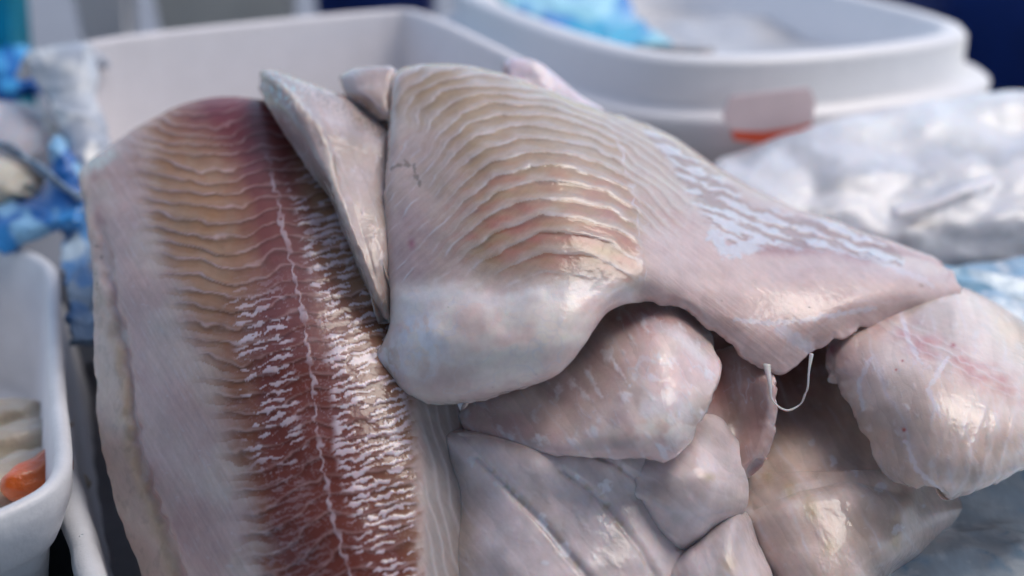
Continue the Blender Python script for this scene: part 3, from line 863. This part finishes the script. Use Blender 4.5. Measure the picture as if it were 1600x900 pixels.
E_rows = [
    [(1300, 520, .55), (1390, 470, .56), (1480, 460, .57), (1580, 520, .58), (1680, 600, .585), (1740, 680, .585)],
    [(1284, 538, .490), (1385, 482, .500), (1495, 452, .515), (1590, 495, .522), (1690, 565, .525), (1770, 650, .525)],
    [(1292, 575, .472), (1385, 555, .455), (1485, 540, .458), (1590, 560, .463), (1690, 610, .468), (1765, 680, .485)],
    [(1322, 640, .458), (1400, 635, .432), (1490, 630, .425), (1585, 640, .430), (1680, 665, .440), (1745, 700, .46)],
    [(1358, 710, .448), (1425, 715, .420), (1500, 715, .412), (1580, 708, .418), (1655, 712, .43), (1710, 730, .45)],
    [(1385, 765, .445), (1440, 775, .420), (1500, 788, .414), (1562, 775, .420), (1606, 742, .43), (1660, 752, .447)],
]
TE = [10, 18, 22, 22, 18, 12]
fE = slab('fish_fillet', [[q + (TE[j],) for j, q in enumerate(r)] for r in E_rows], 460, 400,
          plain_fn([.82, .70, .60], [.87, .78, .68], seed=400, gdir=1.25, threads=.4, white=.35, extra=e_extra, tints=[(1320, 560, 40, 40, [.56, .40, .44], .5)]), M_flesh_r, rag=4, seed=67, dense=.45)
tag(fE, 'thick pale fillet end at the right edge, reddish along its top', 'fish fillet', GRP)

# sinew strands hanging in the dark hollow
def pts3(L): return [P(*q) for q in L]
mm = 0.0002
for L, r in [([(1198, 570, .452), (1203, 600, .447), (1207, 625, .444), (1228, 641, .442), (1250, 632, .443), (1258, 616, .443)], [8 * mm, 4 * mm, 2.2 * mm, 4 * mm, 2 * mm, 3 * mm]),
             ([(1268, 553, .449), (1264, 580, .445), (1262, 605, .443), (1258, 616, .443)], [4 * mm, 2 * mm, 2 * mm, 2.5 * mm])]:
    tube('sinew_strand', pts3(L), r, M_sinew, fB, n=40, flat=.5)


# ------------------------------------------------------------------ boxes, tubs and bags
def chaikin(p, n=3, k=0.25):
    p = np.array(p, float)
    for _ in range(n):
        q = np.roll(p, -1, 0)
        p = np.stack([p * (1 - k) + q * k, p * k + q * (1 - k)], 1).reshape(-1, p.shape[1])
        k = 0.25
    return p


def resample(p, n):
    q = np.concatenate([p, p[:1]]); s = np.concatenate([[0], np.cumsum(np.linalg.norm(np.diff(q[:, :2], axis=0), axis=1))])
    t = np.linspace(0, s[-1], n, endpoint=False)
    return np.stack([np.interp(t, s, q[:, k]) for k in range(p.shape[1])], 1)


def vessel(name, poly, profile, mat, parent=None, n=160, noise_amp=0.0, seed=0):
    """open container: poly = closed rim path (x, y[, height factor]); profile = (offset outwards, z) from outer foot over the rim to the inner floor"""
    p = resample(np.array(poly, float), n)
    xy = p[:, :2]; hf = p[:, 2] if p.shape[1] > 2 else np.ones(n)
    t = np.roll(xy, -2, 0) - np.roll(xy, 2, 0); t /= np.linalg.norm(t, axis=1, keepdims=True)
    nr = np.stack([t[:, 1], -t[:, 0]], 1)
    area = np.sum(xy[:, 0] * np.roll(xy[:, 1], -1) - np.roll(xy[:, 0], -1) * xy[:, 1])
    if area < 0: nr = -nr
    V = []
    for (o, z) in profile:
        q = xy + nr * o
        zz = np.where(hf < 1, np.minimum(z, hf * z + 0.0), z)
        if noise_amp:
            k = noise(np.arange(n) * 0.25, z * 40 + o * 90, seed) * noise_amp
            q = q + nr * k[:, None]; zz = zz + k * .6
        V.append(np.stack([q[:, 0], q[:, 1], zz], 1))
    V = np.concatenate(V)
    bm = bmesh.new()
    vs = [bm.verts.new(v) for v in V]
    for r in range(len(profile) - 1):
        for i in range(n):
            j = (i + 1) % n
            bm.faces.new((vs[r * n + i], vs[r * n + j], vs[(r + 1) * n + j], vs[(r + 1) * n + i]))
    bm.faces.new(vs[:n]); bm.faces.new(vs[-n:])
    return bm_obj(name, bm, mat, parent)


def on_z(px, py, z):
    return P(px, py, depth_at_z(py, z))


# polystyrene box behind the fish
fb = [(-.278, .765, 1), (-.076, .898, 1), (.030, .63, 1), (-.035, .600, .4), (-.15, .570, .4), (-.195, .60, .4), (-.215, .62, .55)]
fbp = resample(np.array(fb), 200)
box_ = vessel('foam_box', chaikin(fb, 3, .06), [(.004, 0.0), (.009, .172), (.009, .178), (.007, .181), (.002, .181), (0, .178), (-.012, .03)], M_foam, n=320)
tag(box_, 'white polystyrene fish box with high corner walls directly behind the heap', 'foam box')

# large white tub at the back right
FLc = np.array([.093, .742]); fd = np.array([.906, .423]); ld = np.array([-.375, .927])
tubp = [FLc, FLc + .285 * fd, FLc + .285 * fd + .43 * ld, FLc + .43 * ld]
tubp = chaikin(tubp, 4, .17)
tub = vessel('plastic_tub', tubp, [(.02, 0), (.038, .128), (.038, .134), (.034, .137), (.018, .140), (.018, .165), (.014, .1695), (.004, .1705), (0, .168), (-.022, .10)], M_tub, n=260)
tag(tub, 'large white rounded tub with a stepped rim at the back right', 'tub')
lt = bmesh.new()
q = resample(tubp, 120); cq = q.mean(0)
V = [tuple(cq) + (.128,)]
ring = []
for k in range(1, 13):
    for a in q:
        b = cq + (a - cq) * (k / 12) * .985
        ring.append((b[0], b[1], .132 + .010 * float(fbm(np.array(b[0] * 14), np.array(b[1] * 14), 3, 5))))
vv = [lt.verts.new(V[0])] + [lt.verts.new(r) for r in ring]
for i in range(120):
    lt.faces.new((vv[0], vv[1 + i], vv[1 + (i + 1) % 120]))
for k in range(11):
    for i in range(120):
        j = (i + 1) % 120
        lt.faces.new((vv[1 + k * 120 + i], vv[1 + (k + 1) * 120 + i], vv[1 + (k + 1) * 120 + j], vv[1 + k * 120 + j]))
M_ice = simple_mat('crushed_ice', (0.70, 0.73, 0.76), 0.25, 160, 0.004, vary=0.35, vs=45, coat=0.5)
tag(bm_obj('ice', lt, simple_mat('melting_ice', (0.62, 0.62, 0.62), 0.3, 120, .002, vs=9, c2=(.42, .42, .43), coat=.4)), 'grey slush of melting ice filling the large white tub', 'ice', kind='stuff')


def ray_wall(px, py, p0, nrm):
    a = P(px, py, 1.0) - CAM
    t = ((p0[0] - CAM[0]) * nrm[0] + (p0[1] - CAM[1]) * nrm[1]) / (a[0] * nrm[0] + a[1] * nrm[1])
    return CAM + a * t


# red tag hanging on the tub front
nrm = np.array([.423, -.906]); p0 = FLc + nrm * .0415
M_tagp = simple_mat('pink_film', (0.90, 0.70, 0.68), 0.35, 40, .001, vary=.12, vs=30)
M_tago = simple_mat('orange_red_edge', (0.95, 0.13, 0.05), 0.35, 40, .001, vary=.1, vs=30)
tg = empty('price_tag', tuple(ray_wall(1200, 200, p0, nrm)), 'pink film tag with an orange-red lower edge on the front of the large tub', 'tag')


def plate(name, corners, mat, parent, th=0.0015, n3=None):
    c = np.array([ray_wall(x, y, p0 + nrm * .0005, nrm) for x, y in corners])
    off = np.array([nrm[0], nrm[1], 0]) * th
    bm = bmesh.new()
    a = [bm.verts.new(x) for x in c]; b = [bm.verts.new(x + off) for x in c]
    bm.faces.new(a); bm.faces.new(b)
    k = len(c)
    for i in range(k): bm.faces.new((a[i], a[(i + 1) % k], b[(i + 1) % k], b[i]))
    return bm_obj(name, bm, mat, parent, smooth=False)


plate('film', [(1140, 150), (1262, 136), (1272, 158), (1266, 192), (1238, 199), (1190, 205), (1142, 203), (1128, 180)], M_tagp, tg)
plate('edge_strip', [(1142, 203.5), (1190, 205.5), (1238, 199.5), (1268, 192.5), (1258, 208), (1225, 218), (1180, 223), (1146, 218)], M_tago, tg)

# blue bag and dark fish inside the tub


def bag_fn(cols, seed, sc=40, amp=.004, rough=.2, coat=.7, sharp=True):
    cols = [np.array(c, float) for c in cols]

    def fn(px, py, u, v, e):
        n1 = fbm(px / sc, py / sc, 2, seed); n2 = fbm(px / (sc * 1.7), py / (sc * 1.7), 2, seed + 4)
        c = mix(np.broadcast_to(cols[0], px.shape + (3,)), cols[1], sst(-.25, .3, n2))
        if len(cols) > 2: c = mix(c, cols[2], sst(.12, .3, n1))
        w = 1 - np.abs(fbm(px / (sc * 1.4), py / (sc * .9), 2, seed + 8)) * 2.5
        disp = amp * (np.clip(w, 0, 1) ** 3 * .8 + .6 * n1)
        return c, disp, np.stack([np.full(px.shape, rough), np.full(px.shape, coat), n1 * 0], -1)
    return fn


M_film = flesh_mat('crinkled_polythene', sss=0.0, bd=.00004, blb=.12, lo=(.92, .92, .92), hi=(1.05, 1.05, 1.05))
bb_rows = [
    [(740, -70, 1.05), (820, -70, 1.05), (900, -70, 1.05), (980, -70, 1.05)],
    [(782, -5, .985), (850, -10, .98), (920, -8, .98), (985, 0, .97)],
    [(835, 22, .93), (890, 22, .925), (950, 28, .92), (1010, 38, .91)],
    [(905, 54, .885), (940, 58, .88), (985, 60, .875), (1045, 60, .87)],
    [(930, 66, .87), (965, 72, .865), (1000, 74, .862), (1040, 70, .862)],
]
tag(slab('plastic_bag', [[q + (6,) for q in r] for r in bb_rows], 140, 140, bag_fn([(.02, .22, .62), (.015, .42, .66), (.30, .68, .78)], 501, 90), M_film, rag=4, seed=81),
    'bright blue plastic bag lying inside the large white tub', 'plastic bag')
df = [[(990, 66, .865, 5), (1050, 68, .862, 6), (1120, 78, .86, 3)], [(1000, 78, .855, 6), (1055, 80, .852, 8), (1118, 84, .855, 3)], [(1030, 86, .85, 5), (1070, 90, .848, 6), (1112, 90, .852, 3)]]
tag(slab('whole_fish', df, 90, 50, plain_fn([.09, .07, .05], [.20, .18, .13], seed=520, white=0, threads=0), M_flesh, rag=2, seed=83), 'small dark fish lying beside the blue bag in the tub', 'fish')

# bag of ice at the right, behind the heap
M_icebag = flesh_mat('ice_under_film', sss=0.4, bd=.00003, blb=.12, lo=(.95, .95, .95), hi=(1.05, 1.05, 1.05))


def ice_fn(px, py, u, v, e):
    n1 = fbm(px / 90, py / 60, 4, 601); n2 = fbm(px / 30, py / 26, 3, 605)
    c = mix(np.broadcast_to(np.array([.68, .69, .72]), px.shape + (3,)), [.44, .46, .49], sst(-.1, .45, n1))
    c = mix(c, [.80, .82, .82], np.clip(sst(-20, 30, (px - 1230) * .35 - (py - 190) * 1.0 + 40 * n1) * sst(1220, 1330, px) * (1 - sst(1560, 1640, px)) * (1 - sst(180, 240, py - 30 * n1)), 0, 1))
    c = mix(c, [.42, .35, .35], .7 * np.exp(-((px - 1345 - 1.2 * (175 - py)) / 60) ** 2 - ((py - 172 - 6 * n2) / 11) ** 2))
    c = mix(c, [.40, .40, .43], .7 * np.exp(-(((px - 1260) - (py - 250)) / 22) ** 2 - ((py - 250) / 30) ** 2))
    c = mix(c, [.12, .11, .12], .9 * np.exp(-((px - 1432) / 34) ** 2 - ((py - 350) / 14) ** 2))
    d, _ = dist_poly(px, py, [(1405, 330), (1455, 322), (1500, 305), (1545, 285)])
    c = mix(c, [.82, .80, .82], .8 * (1 - sst(4, 12, d)))
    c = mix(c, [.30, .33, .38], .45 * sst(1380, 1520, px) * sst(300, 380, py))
    disp = .0034 * fbm(px / 110, py / 70, 2, 602) + .0008 * n1 + .002 * (1 - sst(3, 14, d))
    return c, disp, np.stack([np.full(px.shape, .3), np.full(px.shape, .6), n1 * 0], -1)


I_rows = [
    [(1090, 290, .74), (1180, 272, .75), (1300, 240, .77), (1430, 230, .79), (1560, 220, .80), (1720, 230, .80)],
    [(1105, 250, .70), (1185, 232, .71), (1290, 190, .73), (1410, 160, .745), (1560, 143, .75), (1720, 150, .75)],
    [(1085, 275, .665), (1180, 265, .67), (1290, 245, .68), (1410, 235, .69), (1560, 215, .70), (1720, 220, .70)],
    [(1085, 340, .64), (1190, 330, .64), (1300, 320, .645), (1420, 315, .65), (1560, 300, .655), (1720, 310, .655)],
    [(1090, 420, .63), (1200, 410, .63), (1300, 410, .63), (1430, 400, .63), (1560, 395, .63), (1720, 400, .63)],
    [(1090, 500, .64), (1200, 500, .64), (1300, 500, .64), (1430, 490, .635), (1560, 480, .63), (1720, 480, .63)],
]
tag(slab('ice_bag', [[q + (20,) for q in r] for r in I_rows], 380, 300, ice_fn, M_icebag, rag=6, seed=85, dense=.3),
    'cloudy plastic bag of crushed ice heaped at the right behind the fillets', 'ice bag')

# pale blue liner and ice under the heap
xs = np.linspace(-.235, .52, 420); ys = np.linspace(.585, .22, 260)
X, Y = np.meshgrid(xs, ys)
XL = np.interp(Y, [.22, .25, .4, .585], [-.09, -.10, -.12, -.165]); X = XL + (X + .235) / .755 * (.52 - XL)
Z = .042 + .030 * np.exp(-((X - .03) / .16) ** 2 - ((Y - .44) / .12) ** 2) + .055 * sst(.14, .24, X) * sst(.42, .56, Y) - .035 * (1 - sst(-.19, -.13, X)) - .03 * sst(.5, .585, Y) * (1 - sst(.14, .24, X))
pxx, pyy = X * 3200, Y * 3200
cre = np.clip(1 - 3.2 * np.abs(fbm(pxx / 150, pyy / 110, 3, 701)), 0, 1) ** 2
cre2 = np.clip(1 - 4 * np.abs(fbm(pxx / 60, pyy / 60, 2, 711)), 0, 1) ** 2
nn = fbm(pxx / 60, pyy / 60, 5, 703)
Z = Z + .005 * fbm(pxx / 160, pyy / 160, 2, 705) + .0007 * cre + .0001 * cre2
c = mix(np.broadcast_to(np.array([.52, .61, .68]), X.shape + (3,)), [.64, .71, .76], sst(-.2, .35, nn))
c = mix(c, [.10, .36, .60], .6 * sst(.48, .56, Y) * sst(.1, .2, X) + .5 * np.clip(cre2 * sst(.1, .4, fbm(pxx / 90, pyy / 90, 2, 709)), 0, 1))
c = mix(c, [.05, .28, .62], .85 * (1 - sst(-.2, -.16, X)) * sst(.40, .46, Y))
c = mix(c, [.74, .80, .84], .7 * sst(.25, .42, fbm(pxx / 26, pyy / 26, 4, 707)))
R_, C_ = X.shape
V = np.concatenate([np.stack([X, Y, Z], 2).reshape(-1, 3), np.stack([X, Y, Z - .006], 2).reshape(-1, 3)])
F = np.concatenate([grid_faces(R_, C_)[:, ::-1], grid_faces(R_, C_, R_ * C_)])
aux = np.stack([np.full(X.shape, .2), np.full(X.shape, .8), X * 0], -1).reshape(-1, 3)
lin = link('plastic_liner', mesh_from('plastic_liner', V, F, np.concatenate([c.reshape(-1, 3)] * 2), np.concatenate([aux] * 2)), M_film)
tag(lin, 'pale blue crinkled plastic liner over ice, spread under the fillets', 'plastic liner')

fs = [[(1462, 411, .612), (1540, 425, .60), (1660, 448, .59)], [(1470, 440, .60), (1550, 470, .585), (1665, 500, .575)], [(1480, 490, .59), (1560, 540, .57), (1670, 590, .56)]]
tag(slab('blue_film', [[q + (1.5,) for q in r] for r in fs], 120, 80, bag_fn([(.20, .44, .62), (.30, .52, .66), (.48, .64, .74)], 611, 90, .0012, .15, 1.0), M_film, rag=.5, seed=88),
    'smooth blue plastic film with a straight edge at the right, behind the thick pale end', 'plastic film')

# shallow tray that carries liner and fillets
tr = [tuple(on_z(x, y, .07)[:2]) for x, y in [(215, 1010), (185, 940), (163, 870), (126, 735), (108, 620), (104, 540), (102, 470)]] + [(-.27, .63), (-.20, .66), (.0, .60), (.20, .60), (.55, .64), (.60, .20), (-.04, .16)]
tray = vessel('fish_tray', resample(np.array(tr), 400), [(.0, .004), (.008, .062), (.011, .066), (.0095, .070), (.0045, .0715), (.0015, .069), (0, .064), (-.0065, .012)], M_tray, n=500, noise_amp=.0012, seed=3)
tag(tray, 'white thin-rimmed plastic tray holding the fillets, its worn edge showing at the left', 'tray')
ib = bmesh.new()
pp = resample(np.array(tr), 120); cc_ = pp.mean(0)
v0 = [ib.verts.new((*(cc_ + (a - cc_) * .985), .0125)) for a in pp]; v1 = [ib.verts.new((*(cc_ + (a - cc_) * .985), .0165)) for a in pp]
ib.faces.new(v0); ib.faces.new(v1)
for i in range(120): ib.faces.new((v0[i], v0[(i + 1) % 120], v1[(i + 1) % 120], v1[i]))
bm_obj('absorbent_pad', ib, M_greyplastic, tray)
# torn film on the tray edge
tf = [[(124, 838, .44, 1), (134, 842, .44, 1)], [(130, 870, .435, 1.5), (146, 868, .435, 1.5)], [(128, 905, .43, 1.5), (160, 900, .43, 1.5)], [(132, 950, .425, 1.5), (180, 950, .425, 1.5)]]
slab('torn_film', tf, 60, 90, bag_fn([(.6, .64, .7), (.75, .78, .82), (.5, .55, .62)], 531, 14, .001), M_film, tray, rag=5, seed=87, ragw=.003)

# small tub bottom left
zr = .10
rim = [(86, 385), (91, 500), (96, 610), (106, 690), (106, 730), (84, 764), (40, 790), (-30, 820), (-130, 850), (-330, 800), (-420, 650), (-330, 480), (-160, 385)]
rp = chaikin([on_z(x, y, zr)[:2] for x, y in rim], 3)
st_ = empty('food_tub', (-.25, .45, 0), 'small cloudy white tub with a wide rim at the lower left', 'tub')
vessel('tub_body', rp, [(-.022, .002), (-.010, .070), (-.006, .074), (-.004, .078), (.000, .088), (.0015, .099), (-.0005, .1012), (-.0035, .1008), (-.0055, .098), (-.020, .03)], M_tray, st_, n=200)
M_mussel = simple_mat('boiled_mussel', (0.60, 0.52, 0.40), 0.3, 200, .001, vary=.25, vs=60, sss=.2, coat=.4)
M_orange = simple_mat('orange_roe', (0.75, 0.16, 0.03), 0.3, 200, .001, vary=.3, vs=60, sss=.2, coat=.4)
random.seed(4)


def morsel(name, px, py, z, r, mat, label, cat, grp, stretch=(1.5, .9, .7), rot=0.3):
    bm = bmesh.new()
    bmesh.ops.create_uvsphere(bm, u_segments=32, v_segments=20, radius=r)
    for v in bm.verts:
        k = 1 + .18 * float(fbm(np.array(v.co.x / r * 1.1), np.array((v.co.y + v.co.z * 1.3) / r * 1.1), 3, int(px) % 50 + 3))
        v.co = Vector((v.co.x * stretch[0] * k, v.co.y * stretch[1] * k, v.co.z * stretch[2] * k))
        v.co.z += .25 * r * (v.co.x / r / stretch[0]) ** 2
    bmesh.ops.rotate(bm, verts=bm.verts, cent=(0, 0, 0), matrix=Matrix.Rotation(rot, 3, 'Z'))
    c = on_z(px, py, z)
    bmesh.ops.translate(bm, verts=bm.verts, vec=c)
    return tag(bm_obj(name, bm, mat), label, cat, grp)


morsel('carrot_piece', 60, 748, .070, .0125, M_orange, 'orange morsel near the rim inside the small tub', 'food piece', None, (1.3, .75, .7), 1.1)
morsel('mussel', 18, 705, .062, .017, M_mussel, 'cream coloured morsel nearest the orange one in the small tub', 'food piece', 'cream morsels in the small tub', rot=.6)
morsel('mussel', 8, 765, .060, .017, M_mussel, 'cream coloured morsel lowest in the small tub by its near rim', 'food piece', 'cream morsels in the small tub', rot=1.0)
morsel('mussel', 55, 800 - 95, .058, .012, M_mussel, 'pale morsel right behind the orange one in the small tub', 'food piece', 'cream morsels in the small tub', rot=.2)
morsel('mussel', -5, 665, .058, .016, M_mussel, 'cream coloured morsel farthest back in the small tub', 'food piece', 'cream morsels in the small tub', rot=.1)
morsel('mussel', 20, 790, .045, .02, M_mussel, 'cream coloured morsel at the bottom of the small tub, under the others', 'food piece', 'cream morsels in the small tub', rot=.4)

# bags and lumps at the far left
def lump(name, rows, cols, seed, label, cat, T=14, sc=45, amp=.004, coat=.5, mat=None):
    return tag(slab(name, [[q + (T,) for q in r] for r in rows], 140, 140, bag_fn(cols, seed, sc, amp, .35, coat), mat or M_film, rag=5, seed=seed), label, cat)


lump('plastic_bag', [[(-60, 120, 1.0), (10, 85, 1.0), (60, 85, 1.0)], [(-60, 100, .93), (5, 78, .92), (62, 92, .92)], [(-60, 150, .9), (0, 130, .89), (58, 125, .89)], [(-60, 190, .89), (0, 160, .88), (45, 150, .89)]],
     [(.015, .17, .50), (.01, .10, .40), (.05, .35, .7)], 541, 'crumpled deep blue plastic bag at the far left edge, below the cyan container', 'plastic bag')
lump('plastic_bag', [[(30, 110, .77), (80, 85, .77), (140, 70, .77), (170, 90, .77)], [(35, 90, .74), (85, 76, .735), (125, 74, .735), (150, 100, .74)], [(70, 150, .715), (100, 150, .705), (130, 150, .705), (158, 165, .71)], [(95, 210, .69), (115, 215, .68), (145, 220, .68), (178, 235, .69)], [(105, 290, .67), (125, 300, .66), (150, 300, .66), (190, 300, .67)]],
     [(.50, .54, .58), (.38, .42, .48), (.66, .68, .68)], 551, 'cloudy grey plastic bag hanging over the left corner of the polystyrene box', 'plastic bag', sc=60, T=8, amp=.002)
lump('food_lump', [[(-80, 210, .80), (0, 170, .80), (70, 180, .80), (120, 230, .80)], [(-80, 190, .76), (-5, 160, .75), (65, 175, .75), (118, 235, .75)], [(-80, 230, .73), (0, 215, .71), (70, 225, .71), (112, 262, .72)], [(-80, 280, .72), (0, 262, .70), (55, 270, .70), (95, 290, .71)]],
     [(.66, .64, .64), (.58, .58, .60), (.72, .70, .70)], 561, 'rounded whitish lump at the far left above the twisted blue film', 'food piece', T=20, amp=.002, sc=80, mat=M_flesh)
lump('food_lump', [[(-80, 270, .74), (0, 255, .73), (60, 275, .73)], [(-80, 255, .70), (0, 248, .69), (72, 290, .69)], [(-80, 300, .67), (0, 290, .665), (66, 308, .67)], [(-80, 345, .66), (0, 325, .66), (50, 322, .67)]],
     [(.60, .58, .46), (.52, .52, .46), (.66, .64, .52)], 571, 'rounded yellowish lump at the far left below the twisted blue film', 'food piece', T=20, amp=.002, sc=80, mat=M_flesh)
lump('blue_film', [[(-90, 345, .70), (0, 325, .69), (60, 300, .69), (92, 215, .70), (125, 262, .70)], [(-90, 330, .67), (0, 322, .66), (65, 300, .66), (86, 222, .66), (130, 268, .66)], [(-90, 365, .65), (0, 350, .64), (60, 340, .64), (100, 320, .64), (128, 330, .64)], [(-90, 410, .64), (0, 392, .63), (25, 375, .63), (80, 350, .63), (122, 345, .63)]],
     [(.03, .22, .55), (.02, .13, .42), (.22, .45, .68)], 581, 'crumpled blue film spread under the yellowish lump at the far left', 'plastic bag', T=6, sc=60, amp=.002)
lump('blue_film', [[(88, 350, .66), (115, 330, .66), (140, 320, .66)], [(92, 400, .62), (118, 400, .62), (145, 400, .62)], [(98, 460, .59), (120, 460, .59), (150, 460, .59)], [(108, 530, .56), (128, 530, .56), (160, 530, .56)]],
     [(.12, .30, .58), (.30, .42, .56), (.40, .52, .62)], 591, 'narrow strip of blue film tucked between the left fillet and the tray edge', 'plastic bag', T=4, sc=50, amp=.001)
M_tw = M_film
tw = empty('twisted_film', tuple(P(50, 250, .67)), 'thin twisted strand of blue film crossing the far left', 'plastic film')
M_strand = simple_mat('clear_blue_film', (.22, .34, .48), .15, 200, .002, vary=.5, vs=60, coat=1)
for k in range(3):
    pts = [P(-30 + 0 * k, 205 + 9 * k, .66), P(20, 235 + 8 * math.sin(k * 2.1), .655), P(60, 262 - 6 * math.sin(k * 2.1), .65), P(95, 288 + 5 * math.cos(k * 2.1), .645), P(125, 305 + 4 * k, .64)]
    tube('strand', pts, [.0022, .0016, .002, .0016, .0022], M_strand, tw, flat=.5)

# things far behind, out of focus


def bin_(name, pxl, pxr, pyt, d, ztop, depth, mat, label, cat, rz=0.0, off=.0):
    a = P(pxl, 0, d); b = P(pxr, 0, d)
    w = b[0] - a[0]; cx, cy = (a[0] + b[0]) / 2, a[1]
    c, s = math.cos(rz), math.sin(rz)
    pts = [(-w / 2, 0), (w / 2, 0), (w / 2, depth), (-w / 2, depth)]
    pts = [(cx + x * c - y * s, cy + x * s + y * c) for x, y in pts]
    o = vessel(name, chaikin(pts, 3, .12), [(-.02, 0), (-.004, ztop - .022), (.004, ztop - .020), (.005, ztop - .003), (.002, ztop), (-.008, ztop), (-.010, ztop - .003), (-.024, .03)], mat, n=120)
    return tag(o, label, cat)


bin_('cyan_container', -140, 22, 0, .98, .22, .06, M_cyan, 'cyan plastic container in the top left corner', 'container')
bin_('white_bucket', 95, 205, 0, 1.25, .20, .06, M_tub, 'bright white bucket behind the left end of the polystyrene box', 'bucket')
bin_('beige_crate', 218, 462, 0, 1.30, .19, .08, simple_mat('beige_plastic', (.84, .82, .74), .6, 30, .001, vary=.15, vs=12), 'beige crate behind the middle of the polystyrene box', 'crate')
bin_('navy_crate', 472, 690, 0, 1.34, .19, .1, M_navy, 'navy blue crate between the polystyrene box and the large tub', 'crate')
bin_('navy_crate', 1470, 1900, 0, 1.22, .17, .5, M_navy, 'navy blue crate behind the right end of the large tub', 'crate')


# water drops sitting on the flesh of the top fillet
from mathutils.bvhtree import BVHTree
dg = bpy.context.evaluated_depsgraph_get()
bvh = BVHTree.FromObject(fB, dg)
bmd = bmesh.new(); bmesh.ops.create_uvsphere(bmd, u_segments=16, v_segments=10, radius=1)
for v in bmd.verts: v.co.z *= .5
med = bpy.data.meshes.new('water_drop'); bmd.to_mesh(med); bmd.free()
med.polygons.foreach_set('use_smooth', np.ones(len(med.polygons), bool))
mw, nt, b = nmat('water')
b.inputs['Roughness'].default_value = .02; b.inputs['IOR'].default_value = 1.33; b.inputs['Transmission Weight'].default_value = 1
med.materials.append(mw)
for x, y, r in [(1440, 446, 5), (1452, 452, 2.5), (1402, 436, 2), (1330, 455, 2), (1128, 470, 2.5), (1088, 452, 1.8), (905, 555, 2), (838, 585, 2.4), (770, 605, 1.8), (700, 480, 2), (668, 350, 1.6), (1180, 440, 1.8), (1265, 480, 2.2), (1420, 455, 1.6)]:
    dr = Vector(P(x, y, 1.0) - CAM).normalized()
    hit, nn_, _, _ = bvh.ray_cast(Vector(CAM), dr)
    if hit is None: continue
    o = bpy.data.objects.new('water_drop', med); COL.objects.link(o)
    o.location = hit; o.rotation_euler = nn_.to_track_quat('Z', 'Y').to_euler(); o.scale = (r * mm,) * 3
    o.parent = fB
